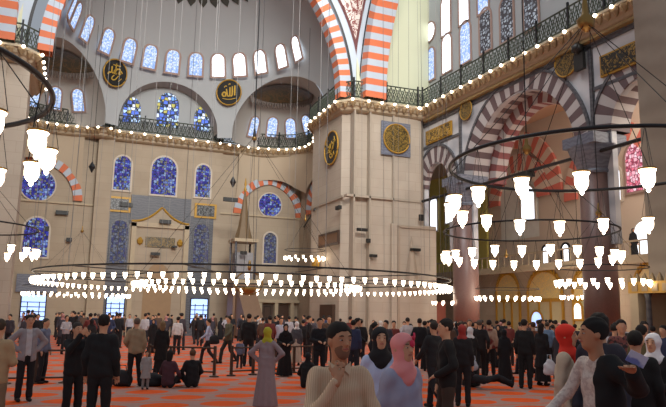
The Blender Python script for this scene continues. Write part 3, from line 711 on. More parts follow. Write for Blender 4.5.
prof = [(-2.2, .0), (.28, .0), (.34, -.07), (.34, -.16), (.2, -.2), (.1, -.4), (-.05, -.48), (-.12, -.62), (-.3, -.7), (-.7, -.75)]
tr = empty('trim_gallery_cornice'); st(tr, 'carved muqarnas gallery cornice with a row of lit bulbs around the hall')
V = []; T = []
for p, n in zip(pp, nn):
    for o_, z in prof: V.append((p.x + n.x*o_, p.y + n.y*o_, HC - .05 + z))
k = len(prof)
for i in range(len(pp)-1):
    for j in range(k-1): a = i*k + j; T.append((a, a+1, a+k+1, a+k))
meshobj('moulding', V, T, M_CORN, tr)
fine = resample(path, .5); fn_ = normals(fine)
mb = MB()
for p, n in zip(fine, fn_):
    if p.x < -6: continue
    ang = math.atan2(n.y, n.x); X = Matrix.Translation((p.x + n.x*.12, p.y + n.y*.12, HC - .24)) @ Matrix.Rotation(ang, 4, 'Z')
    mb.lathe([(.24, .0), (.22, -.1), (.12, -.24), (.03, -.36)], 6, (.02, 0, 0), 0, X)
mb.build('muqarnas', M_CORNG, tr)
bl = resample(path, 1.0); bn = normals(bl); first = None; cnt = 0
mbb = MB(); mbb.lathe([(.02, .09), (.075, .05), (.09, 0), (.06, -.07), (.015, -.09)], 8)
for p, n in zip(bl, bn):
    if p.x < -3.5: continue
    loc = (p.x + n.x*.42, p.y + n.y*.42, HC - .18)
    if first is None: first = mbb.build('bulb', M_BULB, tr, True, loc)
    else: o = first.copy(); o.location = loc; link(o); o.parent = tr
    cnt += 1
# railing
rl = empty('gallery_railing'); tag(rl, 'dark lattice railing running along the gallery cornice', 'railing')
mb = MB()
rp = [(p + n*.15) for p, n in zip(pp, nn)]
for z in (.1, 1.15): mb.tube([(p.x, p.y, HC + z) for p in rp], .05, 5)
mb.build('rail', M_RAIL, rl)
rf = resample([tuple(p) for p in rp], .34); mb = MB()
for i, p in enumerate(rf[:-1]):
    q = rf[i+1]
    mb.tube([(p.x, p.y, HC + .1), (q.x, q.y, HC + 1.1)], .032, 3); mb.tube([(p.x, p.y, HC + 1.1), (q.x, q.y, HC + .1)], .032, 3)
    mb.tube([(p.x, p.y, HC + .6), ((p.x+q.x)/2, (p.y+q.y)/2, HC + .95), (q.x, q.y, HC + .6), ((p.x+q.x)/2, (p.y+q.y)/2, HC + .25), (p.x, p.y, HC + .6)], .028, 3)
mb.build('lattice', M_RAIL, rl)
mb = MB(); mb.box(-.05, -.05, 0, .05, .05, 1.4); p0 = None
for p in resample([tuple(p) for p in rp], 2.2):
    if p0 is None: p0 = mb.build('post', M_IRON, rl, False, (p.x, p.y, HC))
    else: o = p0.copy(); o.location = (p.x, p.y, HC); link(o); o.parent = rl
mb = MB()
for (x0, y0), (x1, y1) in zip(path, path[1:]): pass
# gilt line below side cornice
mb.box(22.95, 17, 14.78, 23.25, 38.3, 14.92); st(mb.build('trim_gilt_line', mat('dull gilt', (160, 138, 92), .5)), 'thin gilt line under the cornice of the side arcade')

# ---- roundels and panels
def stroke_mesh(strokes, y=-.07, th=.04):
    mb = MB()
    for pts, w in strokes:
        pts = [Vector((p[0], 0, p[1])) for p in pts]
        # smooth the polyline
        for _ in range(2):
            q = [pts[0]]
            for a, b in zip(pts, pts[1:]): q += [a*.75 + b*.25, a*.25 + b*.75]
            pts = q + [pts[-1]]
        n = len(pts); L = []; R = []
        for i, p in enumerate(pts):
            t = (pts[min(i+1, n-1)] - pts[max(i-1, 0)]).normalized(); nr = Vector((-t.z, 0, t.x)); ww = w*(.45 + .55*math.sin(PI*min(1, max(0, (i+1.5)/(n+2)))))
            L.append(p + nr*ww/2); R.append(p - nr*ww/2)
        vs = [(v.x, y - th, v.z) for v in L] + [(v.x, y - th, v.z) for v in R] + [(v.x, y, v.z) for v in L] + [(v.x, y, v.z) for v in R]
        fs = []
        for i in range(n-1): fs += [(i, i+1, n+i+1, n+i), (i, 2*n+i, 2*n+i+1, i+1), (n+i, n+i+1, 3*n+i+1, 3*n+i)]
        mb.add(vs, fs)
    return mb
ALLAH = [([(.52,.55),(.5,-.28)], .13), ([(.3,.5),(.3,-.3),(.12,-.32)], .12), ([(.1,.42),(.1,-.32),(-.12,-.32)], .12), ([(-.12,-.32),(-.2,.28)], .11), ([(-.2,-.3),(-.5,-.34),(-.58,-.1),(-.36,.06),(-.24,-.12),(-.34,-.34)], .12),
         ([(-.02,.62),(.06,.72),(.16,.66)], .07), ([(-.4,.4),(-.3,.55),(-.15,.5)], .07), ([(.62,-.5),(0,-.62),(-.55,-.5)], .05)]
MUHA = [([(.6,.1),(.42,.28),(.3,.08),(.5,0),(.2,-.02)], .12), ([(.25,-.02),(.42,.4),(.0,.3),(-.1,.02),(.1,-.08)], .12), ([(.1,-.05),(-.1,-.08),(-.16,.16),(-.02,.18),(-.08,-.06),(-.35,-.08)], .12),
        ([(-.35,-.08),(-.42,.42)], .11), ([(-.35,-.05),(-.62,-.12),(-.66,-.3)], .12), ([(-.05,.72),(-.05,.1)], .08), ([(-.35,.55),(.35,.62)], .07), ([(.3,-.15),(.0,-.62),(-.35,-.55),(-.1,-.2)], .08), ([(.6,-.3),(.35,-.6)], .06)]
def roundel(c, n, r, strokes, label, face=M_BLACK, wdt=1, rimw=.055):
    t = empty('calligraphy_roundel', c); tag(t, label, 'roundel')
    n = Vector(n).normalized(); U = Vector((0, 0, 1)).cross(Vector((n.x, n.y, 0)).normalized()).normalized(); W = n.cross(U)
    t.rotation_euler = Matrix(((U.x, -n.x, W.x), (U.y, -n.y, W.y), (U.z, -n.z, W.z))).to_euler()
    R = Matrix.Rotation(PI/2, 4, 'X')
    mb = MB(); mb.lathe([(r, 0), (r, .06)], 40, (0, 0, 0), 0, R); mb.build('disc', face, t)
    mb = MB(); mb.tube([(r*math.cos(a), -.06, r*math.sin(a)) for a in np.linspace(0, 2*PI, 49)[:-1]], rimw*r, 6, 0, True); mb.build('rim', M_GOLD, t, True)
    if strokes:
        mb = stroke_mesh([([(x*r*.95, z*r*.95) for x, z in p], w*r) for p, w in strokes]); mb.build('lettering', M_GOLDP, t)
    return t
def main_normal(q): n = Vector((C0[0] - q[0], C0[1] - q[1], (C0[2] - q[2])*.6)); return n.normalized()
for px, py, stx, lb in ((113, 73, MUHA, 'black roundel with looping gold calligraphy on the left dome'), (230, 93, ALLAH, 'black roundel with upright gold calligraphy between dome windows')):
    d = ray(px, py); d.normalize(); tt = 30.0
    for _ in range(200):
        v = -sd_main(np.array([tuple(O + d*tt)]))[0]; tt += v*.8
    q = O + d*tt; n = main_normal(q); roundel(q + n*.25, n, 1.02, stx, lb)
def generic_strokes(seed):
    r_ = random.Random(seed); out = []
    for k in range(9):
        x, z = r_.uniform(-.5, .5), r_.uniform(-.5, .5); a = r_.uniform(0, 6.3); pts = []
        for j in range(5): pts.append((x, z)); a += r_.uniform(-1.3, 1.3); x = max(-.65, min(.65, x + .24*math.cos(a))); z = max(-.65, min(.65, z + .24*math.sin(a)))
        out.append((pts, .08))
    return out
roundel(at_x(332, 148, 17.3) , (-1, 0, 0), 1.15, generic_strokes(3), 'foreshortened black and gold roundel on the pier flank')
c = at_y(396, 139, 38.3)
tq = empty('square_backing', c); tag(tq, 'blue grey square tile field behind the pier roundel', 'tile field'); 
mb = MB(); mb.box(-1.1, -.02, -1.15, 1.1, .06, 1.15); mb.build('tile_face', M_SLATE, tq)
roundel(c + Vector((0, -.05, 0)), (0, -1, 0), .98, None, 'olive and gold roundel on the front of the big pier', M_SCRIPT2)
roundel(at_x(466.5, 110, 23.15), (-1, 0, 0), .62, None, 'small olive gold roundel left of the big side arch', M_SCRIPT2)
roundel(at_x(567, 61, 23.15), (-1, 0, 0), .8, None, 'small olive gold roundel right of the big side arch', M_SCRIPT2)
def wallpanel(y0, y1, z0, z1, label, x=23.2, m=M_SCRIPT2):
    t = empty('calligraphy_plaque', (x, (y0+y1)/2, (z0+z1)/2)); tag(t, label, 'calligraphy panel'); h = (y1-y0)/2; k = (z1-z0)/2
    mb = MB(); mb.box(-.06, -h - .1, -k - .1, .06, h + .1, k + .1); mb.build('frame', M_GOLD, t)
    mb = MB(); mb.box(-.1, -h, -k, -.05, h, k); mb.build('lettering_board', m, t)
wallpanel(35.3, 38.2, 13.25, 14.0, 'long olive gold calligraphy panel above the small side arch', m=script_panel('gold script on brown', (84, 64, 28), (186, 148, 62), 2.6, .5))
wallpanel(19.0, 22.5, 12.9, 13.75, 'dark calligraphy panel beside the right pier', m=M_SCRIPT)
t = empty('wooden_inscription_board', (17.2, 40.9, 6.6)); tag(t, 'dark brown wooden board on the flank of the big pier', 'board')
mb = MB(); mb.box(-.08, -1.7, -.45, .05, 1.7, .45); mb.build('frame', M_WOOD, t)
mb = MB(); mb.box(-.12, -1.55, -.3, -.07, 1.55, .3); mb.build('board_face', mat('brown board face', (96, 66, 42), .6, 0, .3, 5), t)
t = empty('notice_frame', at_y(332, 264, 38.6) + Vector((0, 6, 0))); t.location = (17.2, 43.2, 5.2); tag(t, 'small gilt framed notice low on the pier flank', 'framed notice')
mb = MB(); mb.box(-.06, -.6, -.35, .04, .6, .35); mb.build('frame', M_GOLD, t)
# painted stalactites at the top of the half dome
t = empty('painted_sunburst'); tag(t, 'dark painted teeth around the crown of the half dome', 'painted ornament')
mb = MB()
def dp(a, e, r=RM - .05): return (C0[0] + r*math.cos(a)*math.cos(e), C0[1] + r*math.sin(a)*math.cos(e), C0[2] + r*math.sin(e))
for i in range(16):
    a0 = PI*(i+.5)/16; h = PI/36; ez = 1.01
    q = [dp(a0 - h, 1.13), dp(a0 + h, 1.13), dp(a0 + h*.8, 1.06), dp(a0, ez), dp(a0 - h*.8, 1.06)]
    mb.add(q, [(0,1,2,3,4)])
ez0 = len(mb.v)
for i in range(32):
    a0, a1 = PI*i/32, PI*(i+1)/32; mb.add([dp(a0, 1.12), dp(a1, 1.12), dp(a1, 1.4), dp(a0, 1.4)], [(0,1,2,3)])
mb.build('teeth', mat('dark painted ornament', (60, 60, 54), .9), t)

# ornate kiosk by the right pier
t = empty('marble_kiosk', (19.6, 15.6, 0)); tag(t, 'gilded marble kiosk with arched opening at the right edge', 'kiosk')
mb = MB(); mb.box(-.9, -2.4, 2.55, 1.4, 1.9, 2.95); mb.build('entablature', M_GOLD, t)
mb = MB()
for k in range(14): mb.lathe([(.12, 0), (.1, .1), (.02, .28)], 6, (-.85, -2.2 + k*.31, 2.95))
for k in range(10): mb.box(-.93, -2.3 + k*.42, 2.62, -.89, -2.06 + k*.42, 2.86)
mb.build('cresting', M_CORNG, t)
mb = MB(); mb.box(-.9, 1.5, 0, 1.4, 1.85, 2.55); mb.box(-.9, -2.4, 0, 1.4, -2.1, 2.55); mb.box(1.0, -2.1, 0, 1.4, 1.5, 2.55); mb.build('panel_wall', M_CORN, t)
mb = MB(); mb.lathe([(.12, 0), (.1, .3), (.09, 2.4), (.15, 2.55)], 10, (-.75, 1.2, 0)); mb.build('column', M_DGREY, t, True)

# loudspeakers / floodlights fixed to the walls
def flood(c, n, w, h, label):
    n = Vector(n); t = empty('wall_loudspeaker', c, math.atan2(n.y, n.x) + PI/2); tag(t, label, 'loudspeaker', 'small dark loudspeakers on the walls')
    mb = MB(); mb.box(-w/2, -.28, -h/2, w/2, -.08, h/2); mb.box(-w/2 + .03, -.3, -h/2 + .03, w/2 - .03, -.28, h/2 - .03); mb.build('housing', M_BLACK, t)
    mb = MB(); mb.box(-.04, -.1, -.04, .04, 0.02, .04); mb.build('bracket', M_IRON, t)
FL = [((341,208), 'x', .6, .25, 'dark loudspeaker on the pier corner below the roundel'), ((361,230), 'y', .7, .18, 'slim dark loudspeaker left on the pier front'),
      ((367,241), 'y', .25, .25, 'tiny square loudspeaker under the slim one on the pier'), ((372,256), 'y', .5, .18, 'lowest slim loudspeaker left on the pier front'),
      ((414,250), 'y2', .7, .18, 'slim loudspeaker low right on the pier front'), ((420,218), 'y2', .3, .4, 'dark loudspeaker at the pier\'s right edge')]
for (px, py), k, w, h, lb in FL:
    if k == 'x': flood(at_x(px, py, 17.25), (-1, 0, 0), w, h, lb)
    elif k == 'y': flood(at_y(px, py, 38.4), (0, -1, 0), w, h, lb)
    else: flood(at_y(px, py, 38.1), (0, -1, 0), w, h, lb)
for (px, py), w, h, lb in (((62,213), .9, .3, 'dark loudspeaker below the left striped arch'), ((47,229), .3, .35, 'small dark loudspeaker on the left arched window'), ((69,240), .4, .3, 'small dark loudspeaker right of the left window'),
      ((126,205), 1.0, .35, 'long dark loudspeaker next to the left calligraphy panel'), ((165,222), .9, .3, 'dark loudspeaker at the foot of the mihrab pediment'), ((155,254), .7, .22, 'slim loudspeaker in the mihrab panel'),
      ((174,247), .4, .15, 'tiny loudspeaker under the inscription plate'), ((230,200), 1.1, .3, 'dark loudspeaker left of the minbar spire'), ((243,253), .5, .25, 'dark loudspeaker on the minbar side'),
      ((305,240), .5, .25, 'small loudspeaker beside the corner tie rod'), ((318,250), .8, .25, 'loudspeaker at the foot of the corner wall')):
    y = 48.9 if px in (230, 243) else (YM - .35 if px == 165 or px == 155 or px == 174 else YM - .02)
    flood(at_y(px, py, y if px > 105 and px < 215 or px in (230, 243) else YM + .2), (0, -1, 0), w, h, lb)
t = empty('hanging_loudspeaker_box', at_x(523, 172, 22.9) + Vector((0, 0, .0))); tag(t, 'dark box lamp hanging from the iron tie rod', 'floodlight box')
mb = MB(); mb.box(-.2, -.7, -.36, .2, .7, -.1); mb.build('housing', M_BLACK, t)
t = empty('wall_clock_box', at_x(578, 60, 22.9)); tag(t, 'black box fixture beside the small right roundel', 'black box')
mb = MB(); mb.box(0, -.3, -.5, .2, .3, .35); mb.build('housing', M_BLACK, t); mb = MB(); mb.lathe([(.05, .3), (.3, .45), (.3, .7), (.1, .85)], 12, (0, 0, 0)); mb.build('cap', M_BLACK, t, True)

GROUND[0] = 0
# ================================================================== CHANDELIERS
def lamp_mb(big=True):
    mb = MB(); n = 12 if big else 7
    mb.lathe([(.084, .0), (.078, -.015), (.066, -.03), (.07, -.075), (.066, -.12), (.045, -.165), (.018, -.185), (.022, -.205), (.006, -.225)], n)
    return mb
LAMPME = {}; WIREME = {}
def lampmesh(big):
    if big not in LAMPME:
        mb = lamp_mb(big); o = mb.build('lamp_glass', M_LAMP, None, True); me = o.data; bpy.data.objects.remove(o)
        mb = MB(); mb.lathe([(.088, .004), (.092, .012), (.088, .02), (.06, .022)], 12 if big else 7); o = mb.build('lamp_cap', M_BRASS, None, True); me2 = o.data; bpy.data.objects.remove(o)
        LAMPME[big] = (me, me2)
    return LAMPME[big]
def chandelier(cx, cy, rings, label, group, zr=3.55, drop=.45, hub=None, wires=6, rodr=.02, big=True, top=30, scale=1.0, glow_w=45, caps=True, limit=96, arms=None, extra=False):
    """rings: list of (radius, number of lamps)"""
    t = empty('ring_chandelier', (cx, cy, 0)); tag(t, label, 'chandelier', group)
    me, me2 = lampmesh(big); cnt = 0; rest = MB(); lm = lamp_mb(False)
    for k, (r, n) in enumerate(rings):
        mb = MB(); mb.tube([(r*math.cos(a), r*math.sin(a), zr) for a in np.linspace(0, 2*PI, 97)[:-1]], rodr, 6, 0, True); mb.build('ring', M_IRON if rodr > .018 else M_BRASS, t, True)
        ph = random.random()
        order = sorted(range(n), key=lambda i: math.hypot(cx + r*math.cos(2*PI*(i+ph)/n), cy + r*math.sin(2*PI*(i+ph)/n)))
        lim = limit if len(rings) == 1 else (60 if k == 0 else 38)
        for c_, i in enumerate(order):
            a = 2*PI*(i + ph)/n; x, y = r*math.cos(a), r*math.sin(a); z = zr - drop + random.uniform(-.015, .015)
            if c_ < lim:
                o = bpy.data.objects.new('glass_lamp', me); o.location = (x, y, z); o.scale = (scale,)*3; link(o, t)
                if caps:
                    p = bpy.data.objects.new('lamp_cap', me2); link(p, o)
                    if drop not in WIREME:
                        mw = MB()
                        for q in (0, 2.1, 4.2): mw.tube([(.085*math.cos(q), .085*math.sin(q), .01), (0, 0, drop/scale)], .0035, 3)
                        ow = mw.build('lamp_wire', M_IRON); WIREME[drop] = ow.data; bpy.data.objects.remove(ow)
                    p = bpy.data.objects.new('lamp_wire', WIREME[drop]); link(p, o)
            else: rest.add([(vx*scale, vy*scale, vz*scale) for vx, vy, vz in lm.v], lm.f, 0, Matrix.Translation((x, y, z)))
    if rest.v:
        o = rest.build('glass_lamp_row', M_LAMP, t, True); o['kind'] = 'stuff'
    R = rings[0][0]; hub = hub if hub is not None else zr + 1.9
    for i in range(wires):
        mb = MB(); a = 2*PI*i/wires + .3; mb.tube([(R*math.cos(a), R*math.sin(a), zr), (0, 0, hub)] if hub < 20 else [(R*math.cos(a), R*math.sin(a), zr), (R*math.cos(a)*.97, R*math.sin(a)*.97, top)], .006, 4)
        mb.build('suspension_wire', M_IRON, t)
    if hub < 20:
        mb = MB(); mb.lathe([(.02, -.14), (.1, -.06), (.12, .02), (.05, .1), (.03, .3), (.02, .36)], 12, (0, 0, hub)); mb.build('finial', M_BRASS, t, True)
        mb = MB(); mb.tube([(0, 0, hub + .3), (0, 0, top)], .014, 5); mb.build('chain', M_IRON, t)
    for k in range(1 if glow_w else 0):
        l = bpy.data.lights.new('chandelier_light', 'POINT'); l.energy = glow_w; l.color = (1, .86, .7); l.shadow_soft_size = max(.5, R*.6)
        lo = bpy.data.objects.new('chandelier_light', l); lo.location = (0, 0, zr - .1); link(lo, t)
    return t
def center_at(px, D):
    d = ray(px, 322); f = d.x*math.sin(YAW) + d.y*math.cos(YAW); q = d*(D/f); return q.x, q.y
G = 'ring chandeliers with lit glass lamps'
# the great ring under the main dome
big = chandelier(AX + .15, 28.6, [(8.75, 124), (4.9, 74)], 'enormous double ring chandelier spanning the hall', G, zr=3.13, drop=.27, hub=9.5, wires=0, rodr=.035, big=False, scale=.92, glow_w=0, caps=False)
for i in range(24):
    mb = MB(); a = 2*PI*i/24; mb.tube([(8.75*math.cos(a), 8.75*math.sin(a), 3.13), (8.4*math.cos(a), 8.4*math.sin(a), 31)] , .009, 3)
    mb.build('suspension_wire', mat('thin grey wire', (120, 118, 116), .6), big)
mb = MB()
for i in range(12):
    mb = MB(); a = 2*PI*i/12; mb.tube([(4.9*math.cos(a), 4.9*math.sin(a), 3.13), (8.75*math.cos(a), 8.75*math.sin(a), 3.13)], .018, 4)
    mb.build('spoke', M_IRON, big)
for i in range(6):
    mb = MB(); a = 2*PI*i/6 + .2; mb.tube([(0, 0, 9.6), (4.9*math.cos(a), 4.9*math.sin(a), 3.13)], .008, 4)
    mb.build('suspension_wire', M_IRON, big)
mb = MB(); mb.tube([(0, 0, 9.6), (0, 0, 31)], .028, 6); mb.lathe([(.03, 9.3), (.08, 9.45), (.08, 9.65), (.03, 10)], 8); mb.build('centre_chain', M_IRON, big)
# brass hoop with lamps at the centre of the great ring
mb = MB(); mb.tube([(.62*math.cos(a), .1*math.sin(a)*0 , 2.95 + .5*math.sin(a)) for a in np.linspace(0, 2*PI, 33)[:-1]], .035, 6, 0, True)
mb.lathe([(.02, 2.45), (.25, 2.55), (.36, 2.75), (.32, 2.78), (.2, 2.62), (.02, 2.54)], 20); mb.lathe([(.06, 3.5), (.1, 3.7), (.04, 3.95)], 8); mb.build('brass_bowl', M_BRASS, big, True)
for i in range(4):
    a = PI/2*i + .7
    l = bpy.data.lights.new('chandelier_light', 'POINT'); l.energy = 130; l.color = (1, .86, .7); l.shadow_soft_size = 2.5
    lo = bpy.data.objects.new('chandelier_light', l); lo.location = (6.5*math.cos(a), 6.5*math.sin(a), 3.0); link(lo, big)
def ch(px, D, r, n, label, **k):
    x, y = center_at(px, D); return chandelier(x, y, [(r, n)], label, G, **k)
ch(600, 8.15, 1.76, 18, 'near ring chandelier hanging at the photo\'s right, its tube largest', drop=.46, rodr=.023, wires=6, scale=1.0)
ch(532, 14.8, 1.88, 22, 'middle sized ring chandelier behind the large near one', drop=.5, rodr=.02)
ch(604, 23, 1.5, 22, 'small ring chandelier before the granite column', drop=.45, big=False, caps=False, zr=3.4)
ch(581, 37, 1.0, 12, 'tiny ring chandelier in the aisle behind the granite column', big=False, caps=False, glow_w=170, zr=3.35)
ch(508, 38, 1.75, 24, 'small ring chandelier before the gilded grilles', big=False, caps=False, glow_w=220, zr=3.25)
ch(448, 41, .9, 10, 'tiny ring chandelier at the right foot of the big pier', big=False, caps=False, glow_w=60, zr=3.0)
ch(75, 45.5, 3.4, 44, 'ring chandelier near the low bright window at left', big=False, caps=False, glow_w=60, hub=7, zr=3.2)
x, y = center_at(303, 45); chandelier(x, y, [(1.35, 16)], 'ring chandelier hung high in front of the corner wall', G, zr=5.9, big=False, caps=False, hub=8, glow_w=50)
x, y = center_at(-55, 16); chandelier(x, y, [(1.85, 22)], 'ring chandelier cut by the left edge, lamps at mid height', G, zr=3.6, drop=.5, big=False, hub=5.5)
rx, ry = math.cos(YAW), -math.sin(YAW); fx, fy = math.sin(YAW), math.cos(YAW)
cx, cy = rx*-4.18 + fx*5.1, ry*-4.18 + fy*5.1
chandelier(cx, cy, [(1.78, 18)], 'large ring chandelier hanging at the upper left corner', G, zr=3.52, drop=.46, rodr=.026, hub=5.6)
# a few hanging pendants on long wires
def pendant(px, py, D, label):
    c = at_d(px, py, D); t = empty('hanging_pendant', (c.x, c.y, c.z)); tag(t, label, 'pendant')
    mb = MB(); mb.lathe([(.02, -.35), (.2, 0), (.02, .35)], 8); mb.build('drop', M_IRON, t); mb = MB(); mb.tube([(0, 0, .3), (0, 0, 30 - c.z)], .015, 4); mb.build('wire', M_IRON, t)
pendant(92, 167, 40, 'dark diamond pendant hanging by the left striped arch')
pendant(233, 182, 40, 'dark diamond pendant hanging left of the minbar')
for i, (px, D) in enumerate(((27, 30), (66, 34), (103, 33), (122, 30), (143, 36), (158, 31), (186, 35), (203, 33), (228, 36), (292, 35), (316, 32), (398, 28), (409, 30), (430, 26))):
    c = at_d(px, 300, D); mb = MB(); mb.tube([(0, 0, 3.4), (0, 0, 31)], .011, 3); o = mb.build('hanging_wire', mat('thin grey wire', (120, 118, 116)), None, False, (c.x, c.y, 0)); tag(o, 'thin grey wire dropping from the dome', 'wire', 'thin wires dropping from the dome')

# ================================================================== BARRIERS
def barrier(x0, y0, x1, y1, label, h=.82):
    t = empty('crowd_barrier', (x0, y0, FLOOR), math.atan2(y1-y0, x1-x0)); L = math.hypot(x1-x0, y1-y0); tag(t, label, 'barrier')
    mb = MB(); mb.tube([(0, 0, h), (L, 0, h)], .028, 6); mb.build('top_rail', M_WOOD, t)
    mb = MB(); mb.tube([(0, 0, .14), (L, 0, .14)], .025, 6); mb.build('bottom_rail', M_WOOD, t)
    n = max(2, int(round(L/.75)))
    for k in range(n+1):
        mb = MB(); mb.box(-.035, -.035, 0, .035, .035, h + (.06 if k in (0, n) else 0)); mb.lathe([(.14, 0), (.14, .03), (.04, .05)], 10); mb.build('post', M_WOOD, t, False, (L*k/n, 0, 0))
def gp(px, py): q = at_z(px, py, FLOOR); return q.x, q.y
a = gp(5, 384); b = gp(64, 383); barrier(*a, *b, 'dark barrier behind the man in the grey jacket')
a = gp(148, 374); b = gp(214, 377); barrier(*a, *b, 'dark barrier behind the two people sitting on the carpet')
a = gp(231, 376); b = gp(331, 371); barrier(*a, *b, 'dark barrier beside the woman in the long grey coat')
# ================================================================== PEOPLE
def sm(a, b, k=.03):
    h = np.clip(.5 + .5*(b - a)/k, 0, 1); return b*(1-h) + a*h - k*h*(1-h)
def cone(P, a, b, ra, rb):
    a = np.asarray(a, float); b = np.asarray(b, float); ba = b - a; q = P - a
    t = np.clip(q @ ba/(ba @ ba + 1e-9), 0, 1); return np.linalg.norm(q - t[:, None]*ba, axis=1) - (ra + (rb - ra)*t)
def ell(P, c, r):
    q = (P - np.asarray(c, float))/np.asarray(r, float); l = np.linalg.norm(q, axis=1); return (l - 1)*min(r)
def surfnet(f, lo, hi, res):
    lo = np.array(lo, float); n = np.maximum(2, np.ceil((np.array(hi) - lo)/res).astype(int)) + 1
    g = [lo[i] + res*np.arange(n[i]) for i in range(3)]
    X, Y, Z = np.meshgrid(*g, indexing='ij'); D = f(np.stack([X.ravel(), Y.ravel(), Z.ravel()], 1)).reshape(n)
    S = D < 0; nc = n - 1; acc = np.zeros((*nc, 3)); cnt = np.zeros(nc)
    idx = np.stack(np.meshgrid(*[np.arange(k) for k in nc], indexing='ij'), -1).astype(float)
    cor = [(i, j, k) for i in (0, 1) for j in (0, 1) for k in (0, 1)]
    def sl(c): return tuple(slice(c[i], c[i] + nc[i]) for i in range(3))
    for a in cor:
        for ax in range(3):
            if a[ax]: continue
            b = list(a); b[ax] = 1; da, db = D[sl(a)], D[sl(tuple(b))]; m = S[sl(a)] != S[sl(tuple(b))]
            t = np.where(m, da/np.where(m, da - db, 1), 0)
            for q in range(3): acc[..., q] += np.where(m, (t if q == ax else a[q]), 0)
            cnt += m
    m = cnt > 0; vid = -np.ones(nc, int); vid[m] = np.arange(m.sum())
    V = lo + res*(idx[m] + acc[m]/cnt[m][:, None]); F_ = []
    for ax in range(3):
        u, v = (ax + 1) % 3, (ax + 2) % 3
        s0 = [slice(None)]*3; s1 = [slice(None)]*3; s0[ax] = slice(0, n[ax]-1); s1[ax] = slice(1, n[ax])
        A, B = S[tuple(s0)], S[tuple(s1)]; e = np.argwhere(A != B)
        e = e[(e[:, u] > 0) & (e[:, v] > 0) & (e[:, u] < n[u]-1) & (e[:, v] < n[v]-1)]
        if not len(e): continue
        def g_(du, dv): k = e.copy(); k[:, u] -= du; k[:, v] -= dv; return vid[k[:, 0], k[:, 1], k[:, 2]]
        q = np.stack([g_(1, 1), g_(0, 1), g_(0, 0), g_(1, 0)], 1); ins = A[tuple(e.T)]
        q[~ins] = q[~ins][:, ::-1]; F_.append(q)
    return V, (np.concatenate(F_) if F_ else np.zeros((0, 4), int))
POSES = {
 'stand': {},
 'stand2': dict(kneeR=(.13, .05, .5), ankleR=(.17, .0, .09), elbowL=(-.27, -.03, 1.15), wristL=(-.16, .18, 1.02)),
 'walk': dict(kneeR=(.09, .2, .52), ankleR=(.09, .26, .1), kneeL=(-.09, -.06, .5), ankleL=(-.09, -.34, .16), elbowR=(.25, -.13, 1.15), wristR=(.24, -.06, .92), elbowL=(-.25, .06, 1.16), wristL=(-.22, .26, 1.0)),
 'front': dict(elbowR=(.24, .02, 1.15), wristR=(.1, .25, 1.12), elbowL=(-.24, .02, 1.15), wristL=(-.1, .25, 1.1)),
 'camera': dict(elbowR=(.2, .2, 1.3), wristR=(.06, .3, 1.55), elbowL=(-.2, .2, 1.28), wristL=(-.06, .3, 1.52)),
 'hips': dict(elbowR=(.36, -.08, 1.2), wristR=(.17, .03, 1.03), elbowL=(-.36, -.08, 1.2), wristL=(-.17, .03, 1.03)),
 'chin': dict(elbowR=(.22, .16, 1.14), wristR=(.055, .235, 1.39), elbowL=(-.25, .08, 1.12), wristL=(.1, .25, 1.15), look=.5),
 'reach': dict(elbowR=(.25, .14, 1.17), wristR=(.26, .36, 1.02), elbowL=(-.35, .0, 1.27), wristL=(-.52, .2, 1.4), lean=.1),
 'sit': dict(dz=-.84, kneeR=(.25, .3, 1.12), ankleR=(.06, .42, .93), kneeL=(-.25, .3, 1.12), ankleL=(-.06, .5, .93), elbowR=(.27, .08, 1.16), wristR=(.2, .28, 1.04), elbowL=(-.27, .08, 1.16), wristL=(-.2, .28, 1.04), leanf=.1),
 'lie': dict(kneeR=(.1, .14, .54), ankleR=(.1, .02, .16), kneeL=(-.1, .06, .5), ankleL=(-.1, -.04, .12), elbowR=(.25, .15, 1.3), wristR=(.12, .25, 1.55), elbowL=(-.2, .2, 1.3), wristL=(-.05, .28, 1.5)),
}
def joints(pose, female=False):
    w = .142 if female else .165
    J = dict(pelvis=(0,0,.96), chest=(0,0,1.3), neck=(0,-.005,1.47), head=(0,.015,1.635), hipR=(.09,0,.92), hipL=(-.09,0,.92), kneeR=(.1,.02,.5), kneeL=(-.1,.02,.5),
             ankleR=(.11,-.02,.09), ankleL=(-.11,-.02,.09), shoR=(w,0,1.41), shoL=(-w,0,1.41), elbowR=(w+.06,-.04,1.13), elbowL=(-w-.06,-.04,1.13), wristR=(w+.06,.06,.89), wristL=(-w-.06,.06,.89))
    p = dict(POSES[pose]); lean = p.pop('leanf', 0) or p.pop('lean', 0); p.pop('look', 0); dz = p.pop('dz', 0)
    J.update(p); J = {k: np.array(v, float) for k, v in J.items()}
    if lean:
        for k in ('chest', 'neck', 'head', 'shoR', 'shoL'):
            J[k][1] += lean*(J[k][2] - .96)*1.0
    if dz:
        for k in J: J[k][2] += dz
    return J
